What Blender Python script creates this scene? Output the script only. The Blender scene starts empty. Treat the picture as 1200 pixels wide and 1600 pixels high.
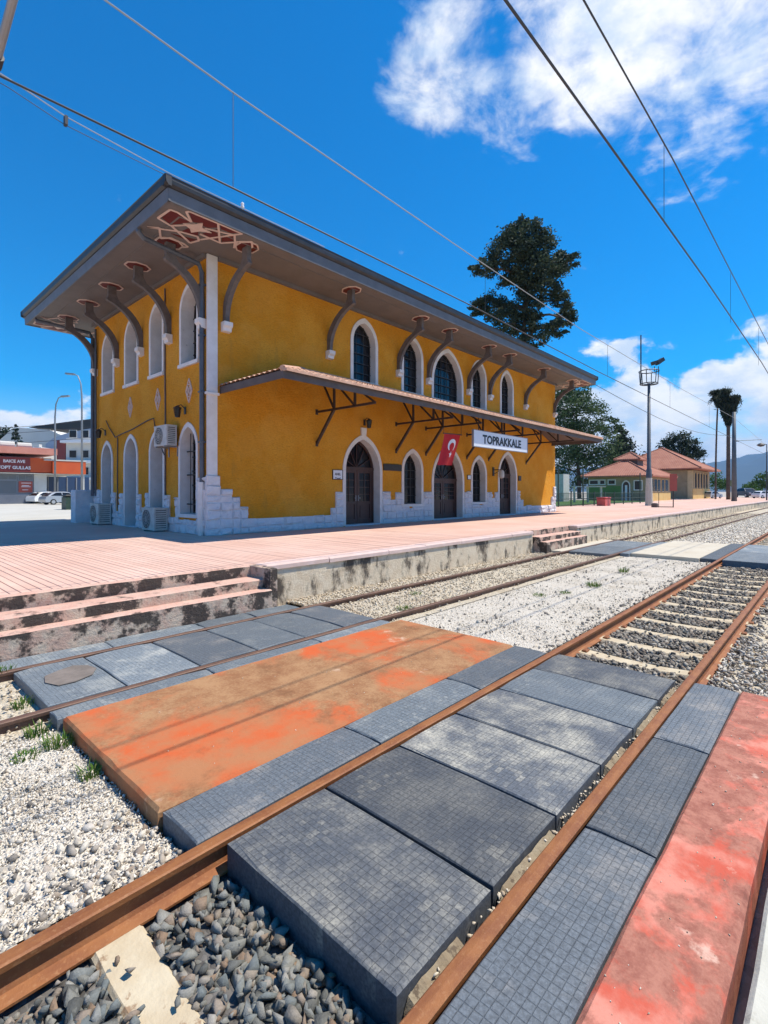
import bpy, bmesh, math, random
import numpy as np
from mathutils import Vector, Matrix, noise as mnoise

random.seed(7)
RNG = np.random.default_rng(11)
SC = bpy.context.scene
COL = SC.collection
R = math.radians

# ------------------------------------------------------------------ camera, sky, sun, exposure
# world: x runs along the rails, y towards the station, z up; rail heads lie at z = 0
CAM_H = 2.05
YAW = math.atan2(715, 784)              # view axis, counted from the rails
CF, SF = math.cos(YAW), math.sin(YAW)
cam_data = bpy.data.cameras.new('camera')
cam = bpy.data.objects.new('camera', cam_data)
COL.objects.link(cam)
cam.location = (0, 0, CAM_H)
cam.rotation_euler = (R(90), 0, YAW - R(90))
cam_data.sensor_width = 36
cam_data.lens = 784 / 1600 * 36
cam_data.shift_y = -0.02
cam_data.clip_start = 0.05
cam_data.clip_end = 30000
SC.camera = cam

SUN_DIR = Vector((0.41, -0.33, 1.0)).normalized()
sun_data = bpy.data.lights.new('sun', 'SUN')
sun_data.energy = 4.5
sun_data.angle = R(0.55)
sun_data.color = (1.0, 0.925, 0.80)
sun = bpy.data.objects.new('sun', sun_data)
COL.objects.link(sun)
sun.rotation_euler = SUN_DIR.to_track_quat('Z', 'Y').to_euler()

SC.view_settings.view_transform = 'Standard'
SC.view_settings.look = 'None'
SC.view_settings.exposure = 0.50
SC.view_settings.gamma = 1.0
SC.view_settings.use_curve_mapping = False
SC.cycles.max_bounces = 8
SC.cycles.diffuse_bounces = 4
SC.cycles.use_denoising = True


def nd(nt, t, ins=None, **props):
    n = nt.nodes.new(t)
    for k, v in props.items():
        setattr(n, k, v)
    for k, v in (ins or {}).items():
        s = n.inputs[k]
        if isinstance(v, bpy.types.NodeSocket):
            nt.links.new(v, s)
        else:
            s.default_value = v
    return n


def mth(nt, op, a, b=None, c=None, clamp=False):
    ins = {0: a}
    if b is not None:
        ins[1] = b
    if c is not None:
        ins[2] = c
    n = nd(nt, 'ShaderNodeMath', ins, operation=op)
    n.use_clamp = clamp
    return n.outputs[0]


def vm(nt, op, a, b=None):
    ins = {0: a}
    if b is not None:
        ins[1] = b
    n = nd(nt, 'ShaderNodeVectorMath', ins, operation=op)
    return n.outputs['Value'] if op in ('DOT_PRODUCT', 'LENGTH', 'DISTANCE') else n.outputs[0]


def smooth(nt, v, a, b, lo=0.0, hi=1.0):
    n = nd(nt, 'ShaderNodeMapRange', {0: v, 1: a, 2: b, 3: lo, 4: hi}, interpolation_type='SMOOTHSTEP')
    return n.outputs[0]


def noise(nt, vec, scale, detail=5, rough=0.55, dist=0.0):
    n = nd(nt, 'ShaderNodeTexNoise', {'Vector': vec, 'Scale': scale, 'Detail': detail, 'Roughness': rough, 'Distortion': dist})
    return n.outputs[0]


def mixc(nt, f, a, b, blend='MIX'):
    n = nt.nodes.new('ShaderNodeMix')
    n.data_type = 'RGBA'
    n.blend_type = blend
    n.clamp_factor = True
    for i, v in ((0, f), (6, a), (7, b)):
        s = n.inputs[i]
        if isinstance(v, bpy.types.NodeSocket):
            nt.links.new(v, s)
        elif i == 0:
            s.default_value = v
        else:
            s.default_value = (v[0], v[1], v[2], 1)
    return n.outputs[2]


world = bpy.data.worlds.new('World')
SC.world = world
world.use_nodes = True
wt = world.node_tree
wt.nodes.clear()
sky = nd(wt, 'ShaderNodeTexSky', sky_type='NISHITA', sun_disc=False)
sky.sun_elevation = math.asin(SUN_DIR.z)
sky.sun_rotation = math.atan2(SUN_DIR.x, SUN_DIR.y)
sky.altitude = 80
sky.air_density = 1.0
sky.dust_density = 0.25
sky.ozone_density = 3.0
wdir = nd(wt, 'ShaderNodeTexCoord').outputs['Generated']
sep = nd(wt, 'ShaderNodeSeparateXYZ', {0: wdir})
wz = sep.outputs[2]
skyc = nd(wt, 'ShaderNodeHueSaturation', {'Saturation': 1.74, 'Value': 1.18, 'Color': sky.outputs[0]}).outputs[0]
skyb = nd(wt, 'ShaderNodeBackground', {'Color': skyc, 'Strength': 0.112})


def wdirpx(u, v):          # unit direction of a point of the sky
    l, h = (u - 600) / 784, (768 - v) / 784
    return Vector((CF + l * SF, SF - l * CF, h)).normalized()


# fair-weather cloud field overhead, thickening towards one large drifting cloud
den = mth(wt, 'MAXIMUM', mth(wt, 'ADD', wz, 0.12), 0.02)
flat = vm(wt, 'DIVIDE', wdir, nd(wt, 'ShaderNodeCombineXYZ', {0: den, 1: den, 2: den}).outputs[0])
flat = vm(wt, 'MULTIPLY', flat, (1, 1, 0))
ca = noise(wt, vm(wt, 'ADD', flat, (3.1, 1.7, 0.4)), 2.6, 10, 0.60, 0.25)
cb = noise(wt, vm(wt, 'ADD', flat, (9.3, 4.4, 2.4)), 7.5, 8, 0.62, 0.4)
cn = mth(wt, 'ADD', mth(wt, 'MULTIPLY', ca, 0.66), mth(wt, 'MULTIPLY', cb, 0.34))
blob = None
for (u, v, r0, r1, wgt) in ((960, -40, 0.997, 0.968, 0.95), (1150, -60, 0.995, 0.958, 0.98), (695, 75, 0.9992, 0.989, 0.86), (800, 150, 0.9994, 0.991, 0.66), (930, 90, 0.998, 0.986, 0.75), (1090, 70, 0.998, 0.982, 0.8), (1300, -260, 0.99, 0.88, 0.7)):
    d = wdirpx(u, v)
    m = mth(wt, 'MULTIPLY', smooth(wt, vm(wt, 'DOT_PRODUCT', wdir, tuple(d)), r1, r0), wgt)
    blob = m if blob is None else mth(wt, 'MAXIMUM', blob, m)
cover = mth(wt, 'ADD', mth(wt, 'MULTIPLY', blob, 0.375), mth(wt, 'MULTIPLY', mth(wt, 'SUBTRACT', cn, 0.612), 1.55))
high = smooth(wt, cover, 0.02, 0.30)
high = mth(wt, 'MULTIPLY', high, smooth(wt, wz, 0.16, 0.3))
# cumulus bank along the horizon
az = vm(wt, 'NORMALIZE', vm(wt, 'MULTIPLY', wdir, (1, 1, 0)))
ba = noise(wt, vm(wt, 'MULTIPLY', wdir, (1, 1, 1.5)), 8.5, 9, 0.55, 0.25)
bl = noise(wt, vm(wt, 'MULTIPLY', az, (1, 1, 1)), 2.2, 3, 0.5)
rightm = smooth(wt, vm(wt, 'DOT_PRODUCT', az, tuple(Vector((0.995, 0.09, 0)).normalized())), 0.88, 0.975)
leftm = smooth(wt, vm(wt, 'DOT_PRODUCT', az, tuple(Vector((0.1, 0.99, 0)).normalized())), 0.86, 0.97)
topz = mth(wt, 'ADD', mth(wt, 'ADD', mth(wt, 'MULTIPLY', rightm, 0.15), mth(wt, 'MULTIPLY', leftm, 0.035)), mth(wt, 'MULTIPLY', bl, 0.19))
bank = mth(wt, 'SUBTRACT', mth(wt, 'ADD', topz, mth(wt, 'MULTIPLY', mth(wt, 'SUBTRACT', ba, 0.5), 0.32)), mth(wt, 'MULTIPLY', wz, 0.98))
low = smooth(wt, bank, 0.0, 0.03)
lowthin = smooth(wt, noise(wt, vm(wt, 'MULTIPLY', wdir, (1, 1, 2.2)), 6.0, 6, 0.55), 0.30, 0.46, 0.35, 1.0)
low = mth(wt, 'MULTIPLY', low, mth(wt, 'MULTIPLY', lowthin, 0.96))
cmask = mth(wt, 'MAXIMUM', mth(wt, 'MULTIPLY', high, 0.93), low)
shade = smooth(wt, noise(wt, vm(wt, 'MULTIPLY', wdir, (1, 1, 2.0)), 10.0, 7, 0.6), 0.35, 0.62)
ccol = mixc(wt, shade, (0.62, 0.73, 0.88), (1.0, 0.995, 0.985))
cloudb = nd(wt, 'ShaderNodeBackground', {'Color': ccol, 'Strength': 0.84})
wmix = nd(wt, 'ShaderNodeMixShader', {0: cmask, 1: skyb.outputs[0], 2: cloudb.outputs[0]})
wo = nd(wt, 'ShaderNodeOutputWorld', {'Surface': wmix.outputs[0]})

# ------------------------------------------------------------------ mesh helpers
WLOC = {}


def tag(o, label=None, cat=None, group=None, kind=None):
    if label:
        o['label'] = label
    if cat:
        o['category'] = cat
    if group:
        o['group'] = group
    if kind:
        o['kind'] = kind
    return o


def empty(name, loc, label=None, cat=None, group=None):
    o = bpy.data.objects.new(name, None)
    COL.objects.link(o)
    o.location = loc
    o.empty_display_size = 0.2
    WLOC[o.name] = Vector(loc)
    return tag(o, label, cat, group)


def place(o, loc, parent=None):
    loc = Vector(loc)
    WLOC[o.name] = loc
    if parent is not None:
        o.parent = parent
        o.location = loc - WLOC[parent.name]
    else:
        o.location = loc
    return o


class MB:
    """collects polygons in world coordinates and links them as one mesh object"""

    def __init__(self, T=None):
        self.v, self.f, self.m = [], [], []
        self.T = T
        self.mi = 0

    def P(self, p):
        return tuple(self.T(*p)) if self.T else tuple(p)

    def poly(self, pts):
        i = len(self.v)
        self.v += [self.P(p) for p in pts]
        self.f.append(tuple(range(i, i + len(pts))))
        self.m.append(self.mi)

    def faces(self, vs, fs):
        i = len(self.v)
        self.v += [self.P(p) for p in vs]
        for f in fs:
            self.f.append(tuple(i + k for k in f))
            self.m.append(self.mi)

    def box(self, a, b):
        (x0, y0, z0), (x1, y1, z1) = a, b
        self.faces([(x0, y0, z0), (x1, y0, z0), (x1, y1, z0), (x0, y1, z0), (x0, y0, z1), (x1, y0, z1), (x1, y1, z1), (x0, y1, z1)],
                   [(0, 3, 2, 1), (4, 5, 6, 7), (0, 1, 5, 4), (1, 2, 6, 5), (2, 3, 7, 6), (3, 0, 4, 7)])

    def cbox(self, a, b, c=0.02):
        """box with its upper edges chamfered"""
        (x0, y0, z0), (x1, y1, z1) = a, b
        vs = [(x0, y0, z0), (x1, y0, z0), (x1, y1, z0), (x0, y1, z0),
              (x0, y0, z1 - c), (x1, y0, z1 - c), (x1, y1, z1 - c), (x0, y1, z1 - c),
              (x0 + c, y0 + c, z1), (x1 - c, y0 + c, z1), (x1 - c, y1 - c, z1), (x0 + c, y1 - c, z1)]
        fs = [(0, 3, 2, 1), (8, 9, 10, 11)]
        for i in range(4):
            j = (i + 1) % 4
            fs += [(i, j, 4 + j, 4 + i), (4 + i, 4 + j, 8 + j, 8 + i)]
        self.faces(vs, fs)

    def bar(self, p, q, w, h, up=(0, 0, 1)):
        """rectangular bar from p to q; w across, h along 'up'"""
        p, q, up = Vector(p), Vector(q), Vector(up)
        d = (q - p).normalized()
        s = d.cross(up)
        if s.length < 1e-4:
            s = d.cross(Vector((1, 0, 0)))
        s.normalize()
        t = s.cross(d).normalized()
        s, t = s * w / 2, t * h / 2
        vs = [p - s - t, p + s - t, p + s + t, p - s + t, q - s - t, q + s - t, q + s + t, q - s + t]
        self.faces([tuple(x) for x in vs], [(0, 3, 2, 1), (4, 5, 6, 7), (0, 1, 5, 4), (1, 2, 6, 5), (2, 3, 7, 6), (3, 0, 4, 7)])

    def tube(self, pts, r, n=8, cap=True):
        pts = [Vector(p) for p in pts]
        rs = r if isinstance(r, (list, tuple)) else [r] * len(pts)
        rings = []
        ref = None
        for i, p in enumerate(pts):
            d = (pts[min(i + 1, len(pts) - 1)] - pts[max(i - 1, 0)]).normalized()
            if ref is None:
                ref = Vector((0, 0, 1)) if abs(d.z) < 0.9 else Vector((1, 0, 0))
            a = d.cross(ref)
            if a.length < 1e-5:
                a = d.cross(Vector((0, 1, 0)))
            a.normalize()
            b = a.cross(d).normalized()
            ref = b
            rings.append([tuple(p + (a * math.cos(2 * math.pi * k / n) + b * math.sin(2 * math.pi * k / n)) * rs[i]) for k in range(n)])
        vs = [v for r_ in rings for v in r_]
        fs = []
        for i in range(len(pts) - 1):
            for k in range(n):
                fs.append((i * n + k, i * n + (k + 1) % n, (i + 1) * n + (k + 1) % n, (i + 1) * n + k))
        if cap:
            fs.append(tuple(range(n)))
            fs.append(tuple((len(pts) - 1) * n + k for k in range(n)))
        self.faces(vs, fs)

    def lathe(self, prof, c=(0, 0, 0), n=16):
        """prof = [(radius, z)] turned round the vertical through c"""
        vs, fs = [], []
        for (r, z) in prof:
            for k in range(n):
                a = 2 * math.pi * k / n
                vs.append((c[0] + r * math.cos(a), c[1] + r * math.sin(a), c[2] + z))
        for i in range(len(prof) - 1):
            for k in range(n):
                fs.append((i * n + k, i * n + (k + 1) % n, (i + 1) * n + (k + 1) % n, (i + 1) * n + k))
        fs.append(tuple(range(n)))
        fs.append(tuple((len(prof) - 1) * n + k for k in range(n)))
        self.faces(vs, fs)

    def prism(self, pts, off):
        """polygon pts swept by the vector off"""
        n = len(pts)
        q = [(p[0] + off[0], p[1] + off[1], p[2] + off[2]) for p in pts]
        fs = [tuple(range(n)), tuple(range(2 * n - 1, n - 1, -1))]
        for i in range(n):
            j = (i + 1) % n
            fs.append((i, j, n + j, n + i))
        self.faces(list(pts) + q, fs)

    def build(self, name, mat, parent=None, smooth=False, origin=None):
        a = np.array(self.v, dtype=float)
        if origin is None:
            lo, hi = a.min(0), a.max(0)
            origin = ((lo[0] + hi[0]) / 2, (lo[1] + hi[1]) / 2, lo[2])
        me = bpy.data.meshes.new(name)
        me.from_pydata((a - np.array(origin)).tolist(), [], self.f)
        mats = mat if isinstance(mat, (list, tuple)) else [mat]
        for m in mats:
            me.materials.append(m)
        if len(mats) > 1:
            me.polygons.foreach_set('material_index', self.m)
        bm = bmesh.new()
        bm.from_mesh(me)
        bmesh.ops.recalc_face_normals(bm, faces=bm.faces)
        bm.to_mesh(me)
        bm.free()
        if smooth:
            me.polygons.foreach_set('use_smooth', [True] * len(me.polygons))
        o = bpy.data.objects.new(name, me)
        COL.objects.link(o)
        place(o, origin, parent)
        return o


def dup(o, loc, parent=None):
    """a copy that shares its mesh"""
    c = o.copy()
    COL.objects.link(c)
    return place(c, loc, parent)


def dup_tree(o, loc, label=None, group=None, parent=None, rotz=None):
    c = o.copy()
    COL.objects.link(c)
    place(c, loc, parent)
    if rotz is not None:
        c.rotation_euler[2] = rotz
    if label:
        c['label'] = label
    if group:
        c['group'] = group
    for ch in list(o.children):
        k = ch.copy()
        COL.objects.link(k)
        k.parent = c
        for g in list(ch.children):
            h = g.copy()
            COL.objects.link(h)
            h.parent = k
    return c


def px(u, v, d):            # point seen at photo pixel (u, v), d metres along the view axis
    l = d * (u - 600) / 784
    return Vector((d * CF + l * SF, d * SF - l * CF, CAM_H + d * (768 - v) / 784))

# ------------------------------------------------------------------ materials
MATS = {}


def newmat(name):
    m = bpy.data.materials.new(name)
    m.use_nodes = True
    nt = m.node_tree
    b = nt.nodes['Principled BSDF']
    MATS[name] = m
    return m, nt, b


def setc(nt, b, col):
    if isinstance(col, bpy.types.NodeSocket):
        nt.links.new(col, b.inputs['Base Color'])
    else:
        b.inputs['Base Color'].default_value = (*col, 1)


def bump(nt, b, h, strength, dist=0.02, prev=None):
    ins = {'Strength': strength, 'Distance': dist, 'Height': h}
    if prev is not None:
        ins['Normal'] = prev
    n = nd(nt, 'ShaderNodeBump', ins)
    nt.links.new(n.outputs[0], b.inputs['Normal'])
    return n.outputs[0]


def wpos(nt):
    return nd(nt, 'ShaderNodeNewGeometry').outputs['Position']


def simple(name, c1, c2=None, scale=4.0, rough=0.8, bmp=0.0, bscale=60.0, rnd=0.0, metal=0.0, c3=None, t3=0.62, spec=None, bdist=0.01, stretch=None):
    """two-tone weathered surface; c3 comes in as patches; rnd varies the tone object by object"""
    m, nt, b = newmat(name)
    p = wpos(nt)
    if stretch:
        p = vm(nt, 'MULTIPLY', p, stretch)
    col = c1
    if c2:
        f = smooth(nt, noise(nt, p, scale, 6, 0.6), 0.32, 0.68)
        col = mixc(nt, f, c1, c2)
    if c3:
        f3 = smooth(nt, noise(nt, vm(nt, 'ADD', p, (7.7, 3.1, 1.9)), scale * 1.7, 8, 0.65), t3, t3 + 0.08)
        col = mixc(nt, f3, col, c3)
    if rnd:
        r = nd(nt, 'ShaderNodeObjectInfo').outputs['Random']
        k = mth(nt, 'ADD', mth(nt, 'MULTIPLY', r, 2 * rnd), 1 - rnd)
        kk = nd(nt, 'ShaderNodeCombineXYZ', {0: k, 1: k, 2: k}).outputs[0]
        col = mixc(nt, 1.0, col, (1, 1, 1)) if not isinstance(col, bpy.types.NodeSocket) else col
        col = vm(nt, 'MULTIPLY', col, kk)
    setc(nt, b, col)
    b.inputs['Roughness'].default_value = rough
    b.inputs['Metallic'].default_value = metal
    if spec is not None:
        b.inputs['Specular IOR Level'].default_value = spec
    if bmp:
        bump(nt, b, noise(nt, p, bscale, 5, 0.6), bmp, bdist)
    return m


def mat_stucco():
    m, nt, b = newmat('ochre_stucco')
    p = wpos(nt)
    f = smooth(nt, noise(nt, p, 0.9, 7, 0.6), 0.34, 0.66)
    col = mixc(nt, f, (0.76, 0.315, 0.022), (0.82, 0.385, 0.045))
    f2 = smooth(nt, noise(nt, vm(nt, 'MULTIPLY', p, (6, 6, 14)), 1.6, 7, 0.7), 0.42, 0.75)
    col = mixc(nt, mth(nt, 'MULTIPLY', f2, 0.6), col, (0.53, 0.195, 0.022))  # dark speckle puts the shading of coarse plaster into the colour
    # rain streaks and grime, longer than wide
    f3 = smooth(nt, noise(nt, vm(nt, 'MULTIPLY', p, (2.4, 2.4, 0.5)), 1.0, 6, 0.6), 0.60, 0.80)
    col = mixc(nt, mth(nt, 'MULTIPLY', f3, 0.6), col, (0.46, 0.23, 0.05))
    f5 = smooth(nt, noise(nt, vm(nt, 'ADD', p, (3, 8, 5)), 0.55, 4, 0.5), 0.56, 0.62)
    col = mixc(nt, mth(nt, 'MULTIPLY', f5, 0.35), col, (0.80, 0.385, 0.065))
    f6 = smooth(nt, noise(nt, vm(nt, 'MULTIPLY', p, (1, 1, 1.7)), 11, 9, 0.75), 0.50, 0.72)
    col = mixc(nt, mth(nt, 'MULTIPLY', f6, 0.5), col, (0.42, 0.18, 0.03))  # dark pits: shade in the rough plaster, painted into the colour
    f7 = smooth(nt, noise(nt, vm(nt, 'ADD', vm(nt, 'MULTIPLY', p, (1, 1, 1.4)), (1, 4, 2)), 14, 8, 0.75), 0.56, 0.74)
    col = mixc(nt, mth(nt, 'MULTIPLY', f7, 0.45), col, (0.84, 0.43, 0.095))  # pale flecks: lit grains of the same relief, painted as colour
    setc(nt, b, col)
    b.inputs['Roughness'].default_value = 0.9
    b.inputs['Specular IOR Level'].default_value = 0.15
    h = mth(nt, 'ADD', noise(nt, vm(nt, 'MULTIPLY', p, (1, 1, 1.8)), 16, 8, 0.7), mth(nt, 'MULTIPLY', noise(nt, p, 3.0, 3, 0.5), 0.8))
    bump(nt, b, h, 1.0, 0.07)
    return m


def mat_stone_white(name, c1, c2, c3, bs=14):
    m, nt, b = newmat(name)
    p = wpos(nt)
    f = smooth(nt, noise(nt, p, 5, 7, 0.65), 0.35, 0.7)
    col = mixc(nt, f, c1, c2)
    f3 = smooth(nt, noise(nt, vm(nt, 'MULTIPLY', p, (1, 1, 2.5)), 4.0, 9, 0.7), 0.60, 0.72)
    col = mixc(nt, mth(nt, 'MULTIPLY', f3, 0.8), col, c3)
    setc(nt, b, col)
    b.inputs['Roughness'].default_value = 0.85
    bump(nt, b, noise(nt, p, bs, 7, 0.65), 0.7, 0.04)
    return m


def mat_rubber(name, base, dust, gx, gy, dustlo=0.46, dusthi=0.72, amount=0.75):
    """moulded crossing panel: square studs in relief, pale dust worn into the top"""
    m, nt, b = newmat(name)
    p = wpos(nt)
    r = nd(nt, 'ShaderNodeObjectInfo').outputs['Random']
    off = nd(nt, 'ShaderNodeCombineXYZ', {0: mth(nt, 'MULTIPLY', r, 37.0), 1: mth(nt, 'MULTIPLY', r, 11.0), 2: 0.0}).outputs[0]
    q = vm(nt, 'ADD', p, off)
    f = mth(nt, 'MULTIPLY', smooth(nt, noise(nt, q, 2.2, 9, 0.68), dustlo, dusthi), smooth(nt, nd(nt, 'ShaderNodeSeparateXYZ', {0: nd(nt, 'ShaderNodeNewGeometry').outputs['Normal']}).outputs[2], 0.5, 0.9))
    fine = noise(nt, p, 55, 6, 0.7)
    k = mth(nt, 'MULTIPLY', mth(nt, 'ADD', mth(nt, 'MULTIPLY', r, 0.6), 0.4), amount)
    col = mixc(nt, smooth(nt, fine, 0.3, 0.75), base, tuple(x * 1.9 for x in base))
    col = mixc(nt, mth(nt, 'MULTIPLY', mth(nt, 'MULTIPLY', f, smooth(nt, fine, 0.2, 0.6)), k), col, dust)
    cell = vm(nt, 'FLOOR', vm(nt, 'DIVIDE', p, (gx, gy, 1.0)))
    wn = nd(nt, 'ShaderNodeTexWhiteNoise', {'Vector': cell}, noise_dimensions='3D').outputs['Value']
    f4 = mth(nt, 'MULTIPLY', smooth(nt, noise(nt, vm(nt, 'ADD', q, (5, 2, 0)), 2.6, 4, 0.6), 0.50, 0.66), smooth(nt, wn, 0.45, 1.0))
    col = mixc(nt, mth(nt, 'MULTIPLY', mth(nt, 'MULTIPLY', f4, smooth(nt, fine, 0.3, 0.6)), 0.45), col, dust)
    sp = smooth(nt, noise(nt, p, 140, 3, 0.6), 0.66, 0.74)
    col = mixc(nt, mth(nt, 'MULTIPLY', sp, 0.4), col, (0.32, 0.33, 0.34))
    dr = mth(nt, 'ADD', mth(nt, 'MULTIPLY', r, 0.5), 0.75)
    col = vm(nt, 'MULTIPLY', col, nd(nt, 'ShaderNodeCombineXYZ', {0: dr, 1: dr, 2: dr}).outputs[0])
    xyz = nd(nt, 'ShaderNodeSeparateXYZ', {0: p})

    def groove(c, g):
        t = mth(nt, 'FRACT', mth(nt, 'DIVIDE', c, g))
        e = mth(nt, 'ABSOLUTE', mth(nt, 'SUBTRACT', t, 0.5))
        return smooth(nt, e, 0.42, 0.48)
    gr = mth(nt, 'MAXIMUM', groove(xyz.outputs[0], gx), groove(xyz.outputs[1], gy))
    wear = smooth(nt, noise(nt, q, 2.0, 3, 0.5), 0.30, 0.52, 0.25, 1.0)
    gr = mth(nt, 'MULTIPLY', gr, wear)
    nz = nd(nt, 'ShaderNodeSeparateXYZ', {0: nd(nt, 'ShaderNodeNewGeometry').outputs['Normal']}).outputs[2]
    top = smooth(nt, nz, 0.6, 0.9)
    gr = mth(nt, 'MULTIPLY', gr, top)
    col = mixc(nt, mth(nt, 'MULTIPLY', gr, 0.38), col, tuple(x * 0.35 for x in base))
    setc(nt, b, col)
    b.inputs['Roughness'].default_value = 0.62
    b.inputs['Specular IOR Level'].default_value = 0.35
    n1 = bump(nt, b, mth(nt, 'SUBTRACT', mth(nt, 'MULTIPLY', fine, 0.35), gr), 0.55, 0.008)
    return m


def mat_painted_slab(name, paint, paint2, bare, bare2, white, lo, hi, sc=1.1, spots=()):
    m, nt, b = newmat(name)
    p = wpos(nt)
    fn = noise(nt, p, sc, 12, 0.68, 0.3)
    # paint survives in some areas and is trodden off in others
    for (sx_, sy_, r_, k_) in spots:
        dd = vm(nt, 'DISTANCE', vm(nt, 'MULTIPLY', p, (1, 1, 0)), (sx_, sy_, 0))
        fn = mth(nt, 'ADD', fn, smooth(nt, dd, r_, 0.0, 0.0, k_))
    f = smooth(nt, fn, lo, hi)
    grain = noise(nt, p, 38, 6, 0.7)
    cbare = mixc(nt, smooth(nt, mth(nt, 'ADD', mth(nt, 'MULTIPLY', grain, 0.4), mth(nt, 'MULTIPLY', noise(nt, vm(nt, 'ADD', p, (8, 1, 3)), sc * 3.5, 9, 0.65), 0.6)), 0.38, 0.62), bare, bare2)
    cp = mixc(nt, smooth(nt, noise(nt, vm(nt, 'ADD', p, (4, 9, 2)), sc * 1.9, 6, 0.6), 0.35, 0.65), paint, paint2)
    col = mixc(nt, f, cp, cbare)
    w = smooth(nt, noise(nt, vm(nt, 'ADD', p, (14, 3, 1)), sc * 1.4, 9, 0.62), 0.63, 0.70)
    col = mixc(nt, mth(nt, 'MULTIPLY', w, 0.8), col, white)
    dk = smooth(nt, noise(nt, vm(nt, 'ADD', p, (2, 33, 1)), sc * 2.4, 10, 0.72), 0.54, 0.74)
    col = mixc(nt, mth(nt, 'MULTIPLY', dk, 0.6), col, tuple(x * 0.45 for x in bare))
    setc(nt, b, col)
    b.inputs['Roughness'].default_value = 0.85
    b.inputs['Specular IOR Level'].default_value = 0.25
    bump(nt, b, mth(nt, 'ADD', mth(nt, 'MULTIPLY', grain, 0.6), noise(nt, p, 9, 6, 0.6)), 0.45, 0.012)
    return m


def mat_stained(name, light, light2, dark, lo, hi, sc=1.6, vert=0.45):
    """pale render with black weather stains"""
    m, nt, b = newmat(name)
    p = wpos(nt)
    q = vm(nt, 'MULTIPLY', p, (1, 1, vert))
    col = mixc(nt, smooth(nt, noise(nt, p, 5, 7, 0.65), 0.35, 0.65), light, light2)
    f = smooth(nt, noise(nt, q, sc, 9, 0.68), lo, hi)
    col = mixc(nt, mth(nt, 'MULTIPLY', f, 0.92), col, dark)
    setc(nt, b, col)
    b.inputs['Roughness'].default_value = 0.92
    bump(nt, b, noise(nt, p, 22, 7, 0.7), 0.7, 0.03)
    return m


def mat_rust(name, c1, c2, c3, rough=0.62):
    m, nt, b = newmat(name)
    p = wpos(nt)
    col = mixc(nt, smooth(nt, noise(nt, vm(nt, 'MULTIPLY', p, (0.5, 1, 1)), 9, 7, 0.65), 0.35, 0.65), c1, c2)
    col = mixc(nt, mth(nt, 'MULTIPLY', smooth(nt, noise(nt, p, 40, 6, 0.7), 0.52, 0.7), 0.7), col, c3)
    setc(nt, b, col)
    b.inputs['Roughness'].default_value = rough
    b.inputs['Metallic'].default_value = 0.15
    bump(nt, b, noise(nt, p, 70, 5, 0.7), 0.35, 0.006)
    return m


def mat_gravel(name, cols, rough=0.92, bsc=40, spots=None):
    """colour picked by the per-stone 'tint' attribute"""
    m, nt, b = newmat(name)
    a = nd(nt, 'ShaderNodeAttribute', attribute_name='tint').outputs['Fac']
    ramp = nt.nodes.new('ShaderNodeValToRGB')
    ramp.color_ramp.interpolation = 'LINEAR'
    els = ramp.color_ramp.elements
    while len(els) < len(cols):
        els.new(0.5)
    for i, c in enumerate(cols):
        els[i].position = i / (len(cols) - 1)
        els[i].color = (*c, 1)
    nt.links.new(a, ramp.inputs[0])
    p = wpos(nt)
    g = noise(nt, p, 90, 5, 0.65)
    k = mth(nt, 'ADD', mth(nt, 'MULTIPLY', g, 0.8), 0.6)
    col = vm(nt, 'MULTIPLY', ramp.outputs[0], nd(nt, 'ShaderNodeCombineXYZ', {0: k, 1: k, 2: k}).outputs[0])
    setc(nt, b, col)
    b.inputs['Roughness'].default_value = rough
    bump(nt, b, g, 0.5, 0.01)
    return m


def mat_ground(name, c1, c2, c3, cell=30, bs=0.8):
    """fine loose ground between the modelled stones"""
    m, nt, b = newmat(name)
    p = wpos(nt)
    vo = nd(nt, 'ShaderNodeTexVoronoi', {'Vector': p, 'Scale': cell, 'Randomness': 1.0})
    r = nd(nt, 'ShaderNodeSeparateColor', {0: vo.outputs['Color']}).outputs[0]
    col = mixc(nt, r, c1, c2)
    f = smooth(nt, noise(nt, p, 1.2, 7, 0.65), 0.52, 0.72)
    col = mixc(nt, mth(nt, 'MULTIPLY', f, 0.7), col, c3)
    setc(nt, b, col)
    b.inputs['Roughness'].default_value = 0.95
    h = mth(nt, 'ADD', mth(nt, 'MULTIPLY', vo.outputs['Distance'], -1.0), noise(nt, p, 12, 5, 0.6))
    bump(nt, b, h, bs, 0.03)
    return m


def mat_glass(name, col=(0.012, 0.014, 0.018), rough=0.12):
    m, nt, b = newmat(name)
    setc(nt, b, col)
    b.inputs['Roughness'].default_value = rough
    b.inputs['Specular IOR Level'].default_value = 0.35
    p = wpos(nt)
    bump(nt, b, noise(nt, p, 1.5, 2, 0.5), 0.06, 0.05)
    return m


def mat_foliage(name, c1, c2, c3):
    m, nt, b = newmat(name)
    r = nd(nt, 'ShaderNodeAttribute', attribute_name='tint').outputs['Fac']
    col = mixc(nt, smooth(nt, r, 0.0, 0.6), c1, c2)
    col = mixc(nt, smooth(nt, r, 0.7, 1.0), col, c3)
    setc(nt, b, col)
    b.inputs['Roughness'].default_value = 0.7
    b.inputs['Specular IOR Level'].default_value = 0.25
    tr = nd(nt, 'ShaderNodeBsdfTranslucent', {'Color': col})
    mx = nd(nt, 'ShaderNodeMixShader', {0: 0.22, 1: b.outputs[0], 2: tr.outputs[0]})
    nt.links.new(mx.outputs[0], nt.nodes['Material Output'].inputs[0])
    return m


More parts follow.
